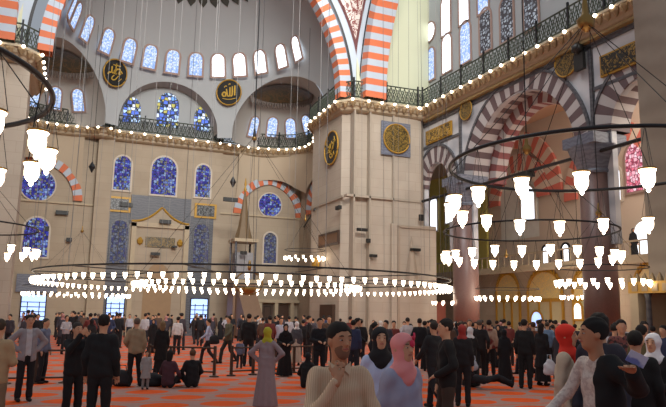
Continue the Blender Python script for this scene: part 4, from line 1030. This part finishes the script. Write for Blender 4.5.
def hand(P, w, e, side, detail, d=None):
    """palm with four unequal curled fingers and a thumb leaving its side"""
    dr = (w - e)/np.linalg.norm(w - e) if d is None else d; up = np.array([0, 0, 1.]) if abs(dr[2]) < .8 else np.array([0, 1., 0])
    sd = np.cross(dr, up); sd /= np.linalg.norm(sd); nr = np.cross(sd, dr)
    c = w + dr*.05
    D = sm(cone(P, w - dr*.02, w + dr*.02, .027, .026), np.minimum(cone(P, c - sd*.02, c + dr*.03 - sd*.025, .017, .014), cone(P, c + sd*.02, c + dr*.03 + sd*.025, .017, .014)), .03)
    if detail:
        for i, (o, l) in enumerate(((-.031, .062), (-.011, .076), (.010, .07), (.030, .055))):
            b = w + dr*.085 + sd*o; m = b + dr*l*.5 - nr*.008; t = m + dr*l*.36 - nr*l*.34
            D = np.minimum(D, sm(cone(P, b - dr*.015, m, .0095, .009), cone(P, m, t, .009, .0075), .008))
        b = w + dr*.03 - sd*side*.03; m = b + dr*.035 - sd*side*.032; D = sm(D, sm(cone(P, b, m, .013, .011), cone(P, m, m + dr*.032 - sd*side*.006 - nr*.006, .011, .009), .01), .012)
    else:
        D = sm(D, cone(P, w + dr*.07, w + dr*.14 - nr*.03, .03, .018), .02); 
    return D
def build_person_meshes(pose, female, top, bottom, headw, detail, look=0, face=False):
    J = joints(pose, female); out = {}
    res = {0: .034, 1: .021, 2: .0125}[detail]
    H = J['head']; N = J['neck']; cl, sl = math.cos(look), math.sin(look)
    def hloc(P):     # head frame turned by look about z
        q = P - H; return np.stack([q[:, 0]*cl + q[:, 1]*sl, -q[:, 0]*sl + q[:, 1]*cl, q[:, 2]], 1)
    def fhead(P):
        q = hloc(P)
        d = ell(q, (0, -.012, .03), (.076, .096, .088)); d = sm(d, ell(q, (0, .02, -.035), (.058, .068, .082)), .035); d = sm(d, ell(q, (0, .05, -.088), (.03, .03, .028)), .03)
        d = sm(d, cone(q, (0, .086, .012), (0, .106, -.022), .009, .015), .015)          # nose
        for s in (-1, 1):
            d = sm(d, ell(q, (s*.077, -.008, -.005), (.012, .022, .034)), .008)            # ears
            d = sm(d, cone(q, (s*.012, .084, .03), (s*.045, .076, .03), .008, .007), .012)  # brow
            d = np.maximum(d, -ell(q, (s*.031, .094, .008), (.015, .01, .01)))             # eye sockets
        d = sm(d, ell(q, (0, .083, -.052), (.024, .012, .011)), .008)                       # lips
        return d
    def fbody(P):
        d = sm(fhead(P), cone(P, N - [0, 0, .05], H + [0, -.012, -.06], .06, .052), .03)
        d = sm(d, cone(P, J['chest'] + [0, 0, .05], N - [0, 0, .03], .06, .05), .03)
        d = np.minimum(d, cone(P, J['pelvis'], J['chest'], .07, .075))
        for s, q in (('R', 1), ('L', -1)):
            d = sm(d, cone(P, J['sho'+s], J['elbow'+s], .034, .03), .02); d = sm(d, cone(P, J['elbow'+s], J['wrist'+s], .032, .026), .02)
            d = sm(d, hand(P, J['wrist'+s], J['elbow'+s], q, detail == 2, FD if pose == 'chin' and s == 'R' else None), .012)
            d = sm(d, cone(P, J['hip'+s], J['knee'+s], .06, .044), .02); d = sm(d, cone(P, J['knee'+s], J['ankle'+s], .048, .036), .02)
        return d
    FD = np.array([-.25, -.35, .9]); FD = FD/np.linalg.norm(FD)
    Z = np.array(list(J.values())); lo = Z.min(0) - .24; hi = Z.max(0) + .24
    out['body'] = surfnet(fbody, lo, hi, res)
    fem = .012 if female else 0
    def ftop(P, thick=0, long=0):
        sh = .0
        L = J['pelvis'] + [-.065, 0, .02 - long]; R = J['pelvis'] + [.065, 0, .02 - long]; C = J['chest']
        d = sm(cone(P, L, C + [-.062, 0, 0], .106 + thick, .098 + thick), cone(P, R, C + [.062, 0, 0], .106 + thick, .098 + thick), .04)
        d = sm(d, cone(P, J['shoL'] + [.02, 0, -.005], J['shoR'] + [-.02, 0, -.005], .056 + thick, .056 + thick), .05)
        d = sm(d, cone(P, C + [0, 0, .1], N - [0, 0, .01], .075, .058), .03)
        for s in 'RL':
            d = sm(d, cone(P, J['sho'+s], J['elbow'+s], .052 + thick, .044 + thick), .03); e, w = J['elbow'+s], J['wrist'+s]; d = sm(d, cone(P, e, w - (w-e)*.06, .044 + thick, .036 + thick), .02)
        # collar opening and folds
        d = np.maximum(d, -cone(P, N + [0, .05, .03], N + [0, .1, -.04], .032, .016))
        d = d + .004*np.sin(P[:, 2]*38 + P[:, 0]*14)*(1 if detail else 0) + .003*np.sin(P[:, 0]*45 + P[:, 2]*20)*(1 if detail == 2 else 0)
        return d
    def skirt(P, zt, zh, rt, rb, d0=None):
        t = np.clip((zt - P[:, 2])/(zt - zh), 0, 1); fx_ = rt + (rb - rt)*t
        an = np.arctan2(P[:, 1], P[:, 0]); fo = 1 + .05*t*np.cos(an*9 + 1.3*np.sin(P[:, 2]*3)); cy = J['pelvis'][1]
        d = (np.hypot(P[:, 0]/fx_, (P[:, 1] - cy)/(fx_*.78))/fo - 1)*fx_*.8
        return np.maximum(d, np.maximum(zh - P[:, 2], P[:, 2] - zt))
    zs = POSES[pose].get('dz', 0)
    if top in ('shirt', 'jacket'):
        th = 0 if top == 'shirt' else .014; out['shirt' if top == 'shirt' else 'jacket'] = surfnet(lambda P: ftop(P, th, .06 if th else .02), lo, hi, res)
    elif top == 'unzipped':
        out['shirt'] = surfnet(lambda P: ftop(P, -.004, .02), lo, hi, res)
        out['jacket'] = surfnet(lambda P: np.maximum(ftop(P, .014, .1), np.minimum(P[:, 1] + .0, .055 - np.abs(P[:, 0]))), lo, hi, res)
    elif top == 'openjacket':
        out['shirt'] = surfnet(lambda P: ftop(P, 0, .02), lo, hi, res)
        out['jacket'] = surfnet(lambda P: np.maximum(ftop(P, .022, .1), np.maximum(P[:, 0] - .1, np.minimum(P[:, 1] + .0, P[:, 0] + .06))), lo, hi, res)
    elif top == 'coat':
        out['coat'] = surfnet(lambda P: sm(ftop(P, .01, 0), skirt(P, 1.08 + zs, .5 + zs, .155, .24), .05), lo, hi, res)
    elif top == 'robe':
        out['long_coat'] = surfnet(lambda P: sm(ftop(P, .008, 0), skirt(P, 1.1 + zs, .09 + zs, .15, .27), .06), lo, hi, res)
    if bottom == 'trousers':
        def ftr(P):
            d = cone(P, J['pelvis'] + [-.055, 0, -.03], J['pelvis'] + [.055, 0, -.03], .092, .092)
            for s in 'RL': d = sm(d, cone(P, J['hip'+s] + [0, 0, -.06], J['knee'+s], .092, .07), .04); d = sm(d, cone(P, J['knee'+s], J['ankle'+s] + [0, 0, .01], .07, .064), .02)
            return d + (.004*np.sin(P[:, 2]*30) if detail else 0)
        out['trousers'] = surfnet(ftr, lo, [hi[0], hi[1], min(hi[2], J['pelvis'][2] + .4)], res)
    elif bottom == 'skirt':
        out['skirt'] = surfnet(lambda P: skirt(P, 1.08 + zs, .12 + zs, .14, .24), lo, [hi[0], hi[1], J['pelvis'][2] + .3], res)
    def fsh(P, sides='R'):
        d = None
        for s in sides:
            a = J['ankle'+s]; q = sm(cone(P, a + [0, -.05, -.045], a + [0, .15, -.055], .045, .036), cone(P, a + [0, 0, .02], a + [0, -.02, -.03], .045, .045), .03); d = q if d is None else np.minimum(d, q)
        return d
    if top != 'robe': 
        for sd_ in 'RL':
            A = J['ankle' + sd_]; out['shoe_' + sd_] = surfnet(lambda P, sd_=sd_: fsh(P, sd_), A - .2, A + .26, max(res, .016))
    hl, hh = H - .24, H + .24
    if headw == 'hair' or headw == 'longhair':
        def fh(P):
            q = hloc(P); d = ell(q, (0, -.02, .038), (.087, .103, .098)); d = np.maximum(d, -((q[:, 2] - .012)*.75 - (q[:, 1] - .03)*.9)*1.0 + 0*d)
            if headw == 'longhair': d = sm(d, np.maximum(ell(q, (0, -.06, -.06), (.09, .07, .15)), q[:, 1] - .02), .03)
            return d + .003*np.sin(q[:, 0]*90 + q[:, 2]*60)
        out['hair'] = surfnet(fh, hl, hh, min(res, .024))
    else:
        def fs(P):
            q = hloc(P); d = ell(q, (0, -.015, .027), (.0935, .109, .106)); d = sm(d, cone(q, (0, -.01, -.05), (0, .0, -.15), .072, .082), .04)
            d = sm(d, cone(P, N + [-.07, .01, -.03], N + [.07, .01, -.03], .068, .068), .05); d = sm(d, ell(P, N + [0, .05, -.07], (.085, .07, .1)), .04)
            d = np.maximum(d, -ell(q, (0, .11, -.008), (.055, .085, .078)))
            return d + .003*np.sin(q[:, 2]*55 + q[:, 0]*30)
        out['headscarf'] = surfnet(fs, hl - [0, 0, .12], hh, min(res, .024))
    return out, J
PCACHE = {}; NAMED = []
SKIN = mat('warm skin', (196, 148, 118), .6, 0, .05, 8)
SKIN2 = mat('tanned skin', (176, 124, 92), .6, 0, .05, 8)
def cloth(rgb): return mat('cloth %d %d %d' % rgb, rgb, .92, 0, .14, 9)
HAIRC = cloth((26, 20, 18)); SHOEC = cloth((24, 22, 22))
def person(px, D, h, facing, pose, top, bottom, headw, ctop, cbot, chead, label, group=None, female=False, detail=1, skin=SKIN, look=0, pitch=None, extra=None, z=FLOOR, topmat=None):
    key = (pose, female, top, bottom, headw, detail, round(look, 2))
    if key not in PCACHE:
        ms, J = build_person_meshes(pose, female, top, bottom, headw, detail, look); d = {}
        for k, (V, F_) in ms.items():
            me = bpy.data.meshes.new(k); me.from_pydata(V.tolist(), [], F_.tolist()); me.materials.append(None); me.polygons.foreach_set('use_smooth', np.ones(len(me.polygons), dtype=bool)); me.update(); d[k] = me
        PCACHE[key] = (d, J)
    d, J = PCACHE[key]
    x, y = center_at(px, D) if not isinstance(px, tuple) else px
    NAMED.append((x, y))
    view = math.atan2(y, x)                     # direction from camera to person
    fwd = view + PI + math.radians(facing)       # facing 0 looks at the camera, 90 towards the photo's right
    t = empty('person', (x, y, z), fwd - PI/2); s = h/1.75; t.scale = (s, s, s); tag(t, label, 'person', group)
    cols = {'body': skin, 'shirt': cloth((190, 188, 192)) if top == 'unzipped' else topmat or cloth(ctop), 'jacket': cloth((20, 20, 23)) if top == 'openjacket' else topmat or cloth(ctop), 'coat': topmat or cloth(ctop), 'long_coat': topmat or cloth(ctop), 'trousers': cloth(cbot), 'skirt': cloth(cbot), 'shoe_R': SHOEC, 'shoe_L': SHOEC, 'hair': cloth(chead), 'headscarf': cloth(chead)}
    for k, me in d.items():
        o = bpy.data.objects.new('shoe' if k[:4] == 'shoe' else k, me); link(o, t); o.material_slots[0].link = 'OBJECT'; o.material_slots[0].material = cols[k]
    if pose != 'lie': t.location.z = z - s*min(min(v.co.z for v in me.vertices) for me in d.values())
    if pose == 'lie':
        t.rotation_euler = (0, 0, 0); t.rotation_euler = pitch
    if detail == 2: face_parts(t, J, look, headw)
    return t, J
def face_parts(t, J, look, headw):
    H = J['head']; cl, sl = math.cos(look), math.sin(look)
    def W(x, y, z): return (H[0] + x*cl - y*sl, H[1] + x*sl + y*cl, H[2] + z)
    R = Matrix.Rotation(look, 4, 'Z')
    for s in (-1, 1):
        mb = MB(); mb.lathe([(.001, -.005), (.009, -.0035), (.0125, 0), (.009, .0035), (.001, .005)], 12, (0, 0, 0)); o = mb.build('eye', mat('eye white', (176, 166, 158), .4), t, True, W(s*.031, .078, .008)); o.rotation_euler = (0, 0, look)
        mb = MB(); mb.lathe([(.0055, 0), (.005, .002), (.001, .003)], 10, (0, 0, 0), 0, Matrix.Rotation(-PI/2, 4, 'X')); k = mb.build('iris', mat('dark iris', (40, 26, 20), .2), o, True, (0, .0115, 0))
        mb = MB(); mb.tube([(-.018, -.002, 0), (0, .003, .004), (.018, -.003, 0)], [.003, .0045, .003], 6); e = mb.build('eyebrow', HAIRC, t, True, W(s*.032, .088, .034)); e.rotation_euler = (0, 0, look)
    mb = MB(); mb.tube([(-.022, -.006, 0), (-.008, .002, .002), (.008, .002, .002), (.022, -.006, 0)], [.003, .006, .006, .003], 8); m = mb.build('mouth', mat('lip', (164, 92, 84), .5), t, True, W(0, .091, -.052)); m.rotation_euler = (0, 0, look)
def beard(t, J, look=0):
    H = J['head']; cl, sl = math.cos(look), math.sin(look)
    def f(P):
        q = P - H; q = np.stack([q[:, 0]*cl + q[:, 1]*sl, -q[:, 0]*sl + q[:, 1]*cl, q[:, 2]], 1)
        d = ell(q, (0, .022, -.037), (.0595, .0692, .083)); d = sm(d, ell(q, (0, .05, -.09), (.0315, .0315, .029)), .03)
        d = np.maximum(d, q[:, 2] + .03 - np.abs(q[:, 0])*.55 - .0*q[:, 1]); d = np.maximum(d, -ell(q, (0, .1, -.052), (.028, .03, .012))); d = np.maximum(d, .0 - q[:, 1])
        return d
    V, F_ = surfnet(f, H - .14, H + .14, .009); o = meshobj('beard', V, F_, mat('dark stubble', (122, 86, 66), .9), t, None, True)

# ---- named people (facing: 0 = towards the camera, 180 = away, 90 = photo right, -90 = photo left)
BLK = (26, 25, 28)
def stripes(name, a, b, sc_=26):
    m, nt, bb = newmat(name); L = nt.links; tc = nt.nodes.new('ShaderNodeTexCoord'); w = nt.nodes.new('ShaderNodeTexWave'); w.bands_direction = 'X'; w.inputs['Scale'].default_value = sc_; w.inputs['Distortion'].default_value = .4
    mx = nt.nodes.new('ShaderNodeMix'); mx.data_type = 'RGBA'; mx.inputs[6].default_value = lin(a); mx.inputs[7].default_value = lin(b); L.new(tc.outputs['Object'], w.inputs['Vector']); L.new(w.outputs['Fac'], mx.inputs[0]); L.new(mx.outputs[2], bb.inputs['Base Color']); bb.inputs['Roughness'].default_value = .9; return m
def blotch(name, a, b, scale=14):
    m, nt, bb = newmat(name); L = nt.links; tc = nt.nodes.new('ShaderNodeTexCoord'); w = nt.nodes.new('ShaderNodeTexNoise'); w.inputs['Scale'].default_value = scale
    r = nt.nodes.new('ShaderNodeValToRGB'); r.color_ramp.elements[0].position = .48; r.color_ramp.elements[0].color = lin(a); r.color_ramp.elements[1].position = .56; r.color_ramp.elements[1].color = lin(b)
    L.new(tc.outputs['Object'], w.inputs['Vector']); L.new(w.outputs['Fac'], r.inputs[0]); L.new(r.outputs[0], bb.inputs['Base Color']); bb.inputs['Roughness'].default_value = .9; return m
t, J = person(340, 4.8, 1.785, 10, 'chin', 'shirt', 'trousers', 'hair', (206, 178, 148), (40, 38, 44), (28, 20, 16), 'man in a tan pinstriped shirt resting one hand on his chin', detail=2, skin=SKIN2, look=.3, topmat=stripes('tan pinstripe', (208, 182, 154), (184, 154, 126)))
beard(t, J, .3)
for s_ in (-1, 1):
    mb = MB(); n_ = J['neck']; mb.add([(s_*.012, .075, .0), (s_*.07, .035, .035), (s_*.075, -.01, .04), (s_*.06, .07, -.045), (s_*.012, .083, -.006), (s_*.074, .042, .031), (s_*.08, -.01, .034), (s_*.062, .078, -.05)], [(0,1,3), (1,2,3), (4,7,5), (5,7,6), (0,4,5,1), (1,5,6,2), (0,3,7,4), (2,6,7,3)])
    mb.build('collar', cloth((206, 180, 152)), t, False, tuple(n_ + np.array([0, 0, -.012])))
t, J = person(380, 7.2, 1.72, 12, 'stand', 'shirt', 'skirt', 'scarf', (182, 192, 222), (24, 22, 26), (26, 24, 28), 'woman in a pale blue shirt and black headscarf facing the camera', female=True, detail=2)
t, J = person(402, 5.6, 1.70, 42, 'stand', 'coat', 'skirt', 'scarf', (150, 152, 176), (120, 120, 140), (222, 140, 140), 'woman in a blue grey coat with pink floral headscarf', female=True, detail=2)
for k, (a_, zz) in enumerate(((.2, .06), (-.5, .03), (.7, .0))):
    mb = MB(); mb.lathe([(.001, .012), (.03, .006), (.032, -.004), (.001, -.008)], 9, (0, 0, 0), 0, Matrix.Rotation(-PI/2, 4, 'X')); f_ = mb.build('scarf_flower', cloth((206, 50, 86)), t, True, (J['head'][0] + .09*math.sin(a_ - .9), J['head'][1] + .105*math.cos(a_ - .9)*.9, J['head'][2] + zz + .04)); f_.rotation_euler = (0, 0, -(a_ - .9))
person(268, 13.8, 1.62, 168, 'hips', 'robe', None, 'scarf', (142, 126, 130), BLK, (172, 168, 46), 'woman in a long grey coat and lime headscarf seen from behind', female=True, detail=2)
person(30, 14.1, 1.73, 12, 'hips', 'unzipped', 'trousers', 'hair', (146, 140, 144), (26, 24, 28), (36, 28, 24), 'man in a light grey jacket and black trousers standing by the barrier', detail=2)
person(46, 17.5, 1.62, 60, 'stand', 'jacket', 'trousers', 'hair', (96, 104, 128), (30, 30, 36), (60, 56, 56), 'man in a blue grey jacket behind the light grey jacket', detail=1)
person(78, 11.2, 1.64, 25, 'camera', 'jacket', 'trousers', 'hair', (22, 22, 26), (20, 20, 24), (54, 48, 46), 'short man in black holding his hands up to his face', detail=2)
person(104, 10.3, 1.78, 165, 'stand', 'jacket', 'trousers', 'hair', (20, 21, 25), (18, 18, 22), (24, 20, 18), 'man in a black jacket seen from behind at left', detail=2)
person(137, 17.2, 1.67, 190, 'stand2', 'jacket', 'trousers', 'hair', (152, 132, 106), (24, 22, 24), (96, 84, 74), 'man in a tan jacket standing behind the floor bags', detail=1)
person(149, 16.6, .9, 10, 'stand', 'coat', 'trousers', 'hair', (150, 150, 150), (130, 130, 130), (50, 40, 34), 'small child in a whitish coat next to the tan jacket', detail=1)
person(163, 20, 1.57, 185, 'stand', 'coat', 'skirt', 'longhair', (22, 20, 22), (20, 18, 20), (122, 98, 70), 'woman in black with long light brown hair behind the sitting pair', female=True, detail=1)
person(171, 17.0, 1.6, 150, 'sit', 'jacket', 'trousers', 'longhair', (74, 44, 54), (30, 26, 30), (26, 20, 20), 'person in a maroon top sitting on the carpet', female=True, detail=1)
person(195, 17.2, 1.62, 195, 'sit', 'jacket', 'trousers', 'hair', (22, 22, 26), (24, 24, 28), (90, 62, 40), 'person in black sitting on the carpet beside the maroon top', detail=1)
person(178, 30, 1.63, 185, 'stand', 'shirt', 'trousers', 'hair', (206, 204, 206), (28, 28, 34), (30, 24, 22), 'man in a white shirt and dark trousers standing beyond the barrier', detail=1)
person(209, 25, 1.62, -95, 'walk', 'shirt', 'trousers', 'hair', (166, 176, 206), (26, 26, 32), (40, 34, 30), 'man in a light blue shirt walking past the barrier', detail=1)
person(229, 25.4, 1.73, -60, 'walk', 'jacket', 'trousers', 'hair', (84, 82, 66), (44, 42, 40), (34, 30, 26), 'man in an olive jacket right of the light blue shirt', detail=1)
person(241, 23, 1.0, 175, 'walk', 'jacket', 'trousers', 'hair', (96, 104, 128), (34, 34, 40), (40, 34, 30), 'child in a blue top behind the barrier', detail=1)
person(249, 24.2, 1.82, 180, 'stand', 'jacket', 'trousers', 'hair', (24, 24, 28), (22, 22, 26), (30, 24, 22), 'tall person in black left of the long grey coat', detail=1)
person(286, 20.6, 1.6, 5, 'front', 'robe', None, 'scarf', (20, 18, 22), BLK, (20, 18, 22), 'woman in a full black robe right of the long grey coat', female=True, detail=1)
person(297, 25, 1.57, 170, 'stand', 'jacket', 'skirt', 'scarf', (70, 72, 80), (176, 164, 150), (214, 212, 214), 'woman in a white headscarf, dark jacket and pale skirt', female=True, detail=1)
person(281, 27, 1.7, 20, 'stand', 'shirt', 'trousers', 'hair', (186, 190, 210), (34, 34, 40), (34, 30, 28), 'man in a pale shirt behind the black robed woman', detail=0)
person(308, 17.5, 1.55, 160, 'sit', 'jacket', 'trousers', 'scarf', (20, 20, 24), (22, 22, 26), (22, 22, 26), 'person in black sitting by the end of the barrier', female=True, detail=1)
person(320, 19, 1.74, 15, 'front', 'jacket', 'trousers', 'hair', (24, 24, 30), (26, 26, 32), (26, 22, 20), 'man in a dark jacket just left of the tan pinstriped shirt', detail=1)
person(446, 9.6, 1.81, -75, 'stand2', 'jacket', 'trousers', 'hair', (20, 19, 22), (56, 44, 38), (26, 20, 18), 'man in a black jacket and brown trousers looking left', detail=2)
person(434, 14, 1.74, -140, 'walk', 'jacket', 'trousers', 'hair', (30, 30, 34), (28, 28, 34), (40, 34, 30), 'person in dark clothes half hidden by the black jacket', detail=1)
person(462, 14.5, 1.68, 170, 'stand', 'jacket', 'trousers', 'scarf', (28, 26, 30), (26, 24, 28), (150, 52, 48), 'person in dark coat with a red headscarf behind the black jacket', female=True, detail=1)
person(470, 18.5, 1.63, 200, 'front', 'robe', None, 'scarf', (22, 21, 24), BLK, (206, 206, 212), 'woman in black robe with a white headscarf', female=True, detail=1)
person(489, 22, 1.76, 178, 'stand', 'jacket', 'trousers', 'hair', (150, 112, 98), (30, 28, 30), (34, 26, 24), 'man in a cream and maroon jacket seen from behind', detail=1, topmat=blotch('cream maroon jacket', (176, 146, 126), (112, 44, 40), 3.2))
person(524, 18.3, 1.8, 170, 'stand', 'jacket', 'trousers', 'hair', (18, 18, 22), (18, 18, 22), (26, 22, 20), 'tall man all in black standing beside the lying person', detail=1)
person(541, 19.2, 1.7, 150, 'stand', 'coat', 'skirt', 'longhair', (24, 22, 26), (22, 20, 24), (36, 24, 20), 'woman in black holding a white bag', female=True, detail=1)
person(533, 21.6, 1.72, 200, 'stand', 'jacket', 'trousers', 'hair', (120, 70, 50), (30, 28, 32), (70, 44, 32), 'person in a rust jacket behind the white bag', detail=1)
person(547, 24, 1.72, 170, 'stand', 'jacket', 'trousers', 'hair', (96, 120, 150), (30, 30, 36), (60, 50, 44), 'person in a pale blue jacket right of the rust jacket', detail=1)
x, y = center_at(514, 17.7)
person(514, 17.9, 1.6, 0, 'lie', 'jacket', 'trousers', 'hair', (30, 30, 36), (28, 28, 34), (30, 26, 24), 'person in dark clothes lying asleep on the carpet', detail=1, pitch=(math.radians(84), math.radians(0), math.radians(-113)), z=.16+FLOOR)
person(565, 7.4, 1.78, 78, 'stand2', 'coat', 'skirt', 'scarf', (186, 170, 150), (150, 136, 122), (206, 44, 30), 'woman in a beige trench coat with a bright red headscarf', female=True, detail=2)
person(601, 5.5, 1.85, -50, 'reach', 'openjacket', 'trousers', 'hair', (190, 176, 166), (40, 40, 50), (20, 16, 15), 'man in a pale patterned shirt and open black jacket reaching forward', detail=2, skin=SKIN2, look=-.3, topmat=blotch('pale patterned shirt', (206, 194, 186), (186, 170, 164), 34))
person(599, 7.0, 1.9, -25, 'stand', 'jacket', 'trousers', 'hair', (44, 44, 56), (30, 30, 36), (24, 18, 16), 'taller man behind the patterned shirt, his head above it', detail=2)
person(634, 7.6, 1.72, 170, 'stand', 'jacket', 'trousers', 'hair', (20, 20, 23), (18, 18, 22), (22, 19, 18), 'person in black seen from behind, past the outstretched black sleeve', detail=1)
person(652, 8.3, 1.74, -20, 'front', 'robe', None, 'scarf', (20, 19, 22), BLK, (216, 214, 220), 'woman in black with a white headscarf at the right edge', female=True, detail=2)
person(641, 11, 1.76, 150, 'stand', 'jacket', 'trousers', 'hair', (88, 80, 52), (40, 38, 36), (30, 26, 24), 'person in an olive jacket behind the white headscarf', detail=1)
person(621, 12.5, 1.84, 10, 'stand', 'jacket', 'trousers', 'hair', (92, 56, 52), (36, 34, 38), (30, 24, 22), 'man in a dark checked jacket above the black bending figure', detail=1, topmat=blotch('dark check', (120, 70, 66), (50, 40, 44), 16))
person(0, 9.5, 1.7, 150, 'front', 'jacket', 'trousers', 'hair', (158, 134, 104), (120, 100, 80), (60, 50, 40), 'person in a beige jacket cut off by the left edge', detail=1)
gx = at_x(630, 249, 29.6); person((29.9, gx.y), 0, 1.7, 20, 'stand', 'robe', None, 'scarf', (20, 20, 24), BLK, (20, 20, 24), 'person in black standing on the aisle gallery', female=True, detail=0, z=5.05)

# bags and small things
def bag(px, D, w, h, d_, col, label, z=0, strap=True):
    x, y = center_at(px, D); t = empty('bag', (x, y, z + FLOOR), -YAW); tag(t, label, 'bag')
    V, F_ = surfnet(lambda P: sm(ell(P, (0, 0, h*.45), (w/2, d_/2, h*.5)), ell(P, (0, 0, h*.25), (w*.5, d_*.55, h*.27)), .05) + .006*np.sin(P[:, 2]*30 + P[:, 0]*20), (-w, -d_, -.05), (w, d_, h*1.2), .03)
    V[:, 2] = np.maximum(V[:, 2], 0); meshobj('bag_body', V, F_, cloth(col), t, None, True)
    if strap: mb = MB(); mb.tube([(-w*.2, 0, h*.85), (-w*.15, 0, h*1.2), (w*.15, 0, h*1.2), (w*.2, 0, h*.85)], .012, 6); mb.build('handle', cloth(col), t, True)
bag(126, 17.2, .5, .42, .35, (34, 32, 36), 'dark bag on the carpet left of the tan jacket'); bag(155, 17.3, .6, .35, .4, (28, 27, 31), 'dark bag between the child and the sitting pair')
bag(121, 17.6, .34, .42, .3, (120, 116, 116), 'grey bag on the carpet near the barrier')
bag(548, 17.6, .3, .42, .14, (188, 190, 200), 'white plastic bag held by the woman in black', z=.42)
bag(473, 17.6, .2, .3, .12, (150, 158, 172), 'grey blue bag held beside the black robe', z=.5)
bag(215, 24.0, .36, .34, .2, (24, 24, 28), 'black shoulder bag at the light blue shirt', z=.75)
q = at_d(637, 359, 5.02); t = empty('folded_leaflet', tuple(q), 0); tag(t, 'blue and white leaflet held by the man in the open black jacket', 'leaflet')
mb = MB(); mb.box(-.07, -.003, -.045, .07, .003, .045); o = mb.build('paper', blotch('blue white print', (196, 198, 222), (120, 126, 186), 9), t); t.rotation_euler = (math.radians(15), math.radians(25), -YAW)

# ---- the crowd
combos = [('jacket', 'trousers', 'hair', (26, 26, 32), (28, 28, 34), (28, 24, 22), False, 'dark haired visitor in a black jacket'), ('jacket', 'trousers', 'hair', (62, 58, 66), (34, 34, 40), (34, 28, 26), False, 'dark haired visitor in a grey jacket'),
          ('robe', None, 'scarf', (24, 22, 26), BLK, (24, 22, 26), True, 'woman in a black robe and black headscarf'), ('shirt', 'trousers', 'hair', (168, 166, 174), (36, 36, 44), (32, 26, 24), False, 'visitor in a pale shirt'),
          ('jacket', 'trousers', 'hair', (88, 66, 54), (40, 36, 36), (40, 30, 26), False, 'visitor in a brown jacket'), ('coat', 'skirt', 'scarf', (56, 52, 60), (30, 28, 34), (168, 120, 116), True, 'woman in dark coat and pink headscarf'),
          ('jacket', 'trousers', 'hair', (46, 54, 84), (34, 36, 46), (28, 24, 22), False, 'visitor in a navy jacket'), ('coat', 'trousers', 'scarf', (44, 40, 44), (30, 28, 32), (186, 182, 180), True, 'woman in dark coat and pale headscarf'),
          ('jacket', 'trousers', 'hair', (34, 30, 32), (26, 26, 30), (90, 78, 70), False, 'grey haired visitor in a dark jacket'), ('shirt', 'trousers', 'hair', (110, 50, 48), (34, 32, 36), (30, 24, 22), False, 'visitor in a dark red top')]
zones = [(0, 130, 'at the left of the hall'), (130, 260, 'before the mihrab wall'), (260, 345, 'before the minbar side'), (345, 460, 'at the foot of the big pier'), (460, 560, 'before the gilded grilles'), (560, 668, 'around the granite column')]
r_ = random.Random(11); used = [(a, b) for a, b in NAMED]
def crowd(n, x0, x1, d0, d1, bias=1.0):
    k = 0; tries = 0
    while k < n and tries < n*40:
        tries += 1
        px = r_.uniform(x0, x1); D = d0 + (d1 - d0)*r_.random()**bias; x, y = center_at(px, D)
        if x > 17.6 and y < 20.2: continue
        if y > 52.6 or x > 28 or x < -6: continue
        if 16.6 < x < 24.5 and y > 37.7: continue
        if x < -1 and y > 37.6: continue
        if 12.6 < x < 15.5 and 43.5 < y < 51.5: continue
        if abs(x - 23.3) < 1.2 and (abs(y - 34) < 1.3 or abs(y - 23.35) < 1.3): continue
        if any((x - a)**2 + (y - b)**2 < .5 for a, b in used): continue
        used.append((x, y))
        c = combos[r_.choices(range(10), [9, 6, 5, 3, 3, 2, 4, 2, 3, 2])[0]]
        zn = next(z for z in zones if px < z[1] or z[1] == 668)
        fac = r_.choice((0, 20, -30, 90, -90, 150, 180, 200, 180, 165)); pose = r_.choice(('stand', 'stand', 'stand2', 'front', 'walk')) if c[1] == 'trousers' else 'stand'
        h = r_.uniform(1.6, 1.82) if not c[6] else r_.uniform(1.54, 1.68)
        band_ = 'far back' if D > 34 else 'in the middle distance'
        person(px, D, h, fac, pose, c[0], c[1], c[2], c[3], c[4], c[5], '%s, %s' % (c[7], band_[:8].replace('far back', 'far').replace('in the m', 'midway') + ' ' + zn[2]), 'crowd: %s, %s, %s' % (c[7], band_, zn[2]), c[6], 0)
        k += 1
crowd(36, 0, 130, 27, 50, .7); crowd(32, 130, 262, 30, 51, .7); crowd(26, 262, 345, 25, 46); crowd(30, 345, 460, 17, 37, .8)
crowd(48, 455, 566, 20, 37); crowd(26, 560, 668, 12, 34)
# ================================================================== LIGHT
w = bpy.data.worlds.new('world'); sc.world = w; w.use_nodes = True
bg = w.node_tree.nodes['Background']; bg.inputs[0].default_value = (.80, .88, 1.0, 1); bg.inputs[1].default_value = .38
def area(loc, tgt, sx, sy, e, col, spread=180):
    l = bpy.data.lights.new('fill_light', 'AREA'); l.shape = 'RECTANGLE'; l.size = sx; l.size_y = sy; l.energy = e; l.color = col; l.spread = math.radians(spread)
    o = bpy.data.objects.new('fill_light', l); o.location = loc; o.rotation_euler = (Vector(tgt) - Vector(loc)).to_track_quat('-Z', 'Y').to_euler(); link(o)
area((8, 26, 34), (8, 45, 10), 16, 10, 4300, (.93, .96, 1))  # unseen area light standing in for daylight from above the hall
area((8, 8, 24), (12, 45, 18), 14, 6, 3200, (1, .97, .92), 75)  # unseen area light standing in for daylight from behind
area((27, 24, 14.8), (27, 32, 0), 5, 20, 2400, (1, .9, .8))  # warm fill added under the aisle ceiling to brighten the aisle
vs = sc.view_settings; vs.view_transform = 'Standard'; vs.look = 'None'; vs.exposure = 0; vs.gamma = 1
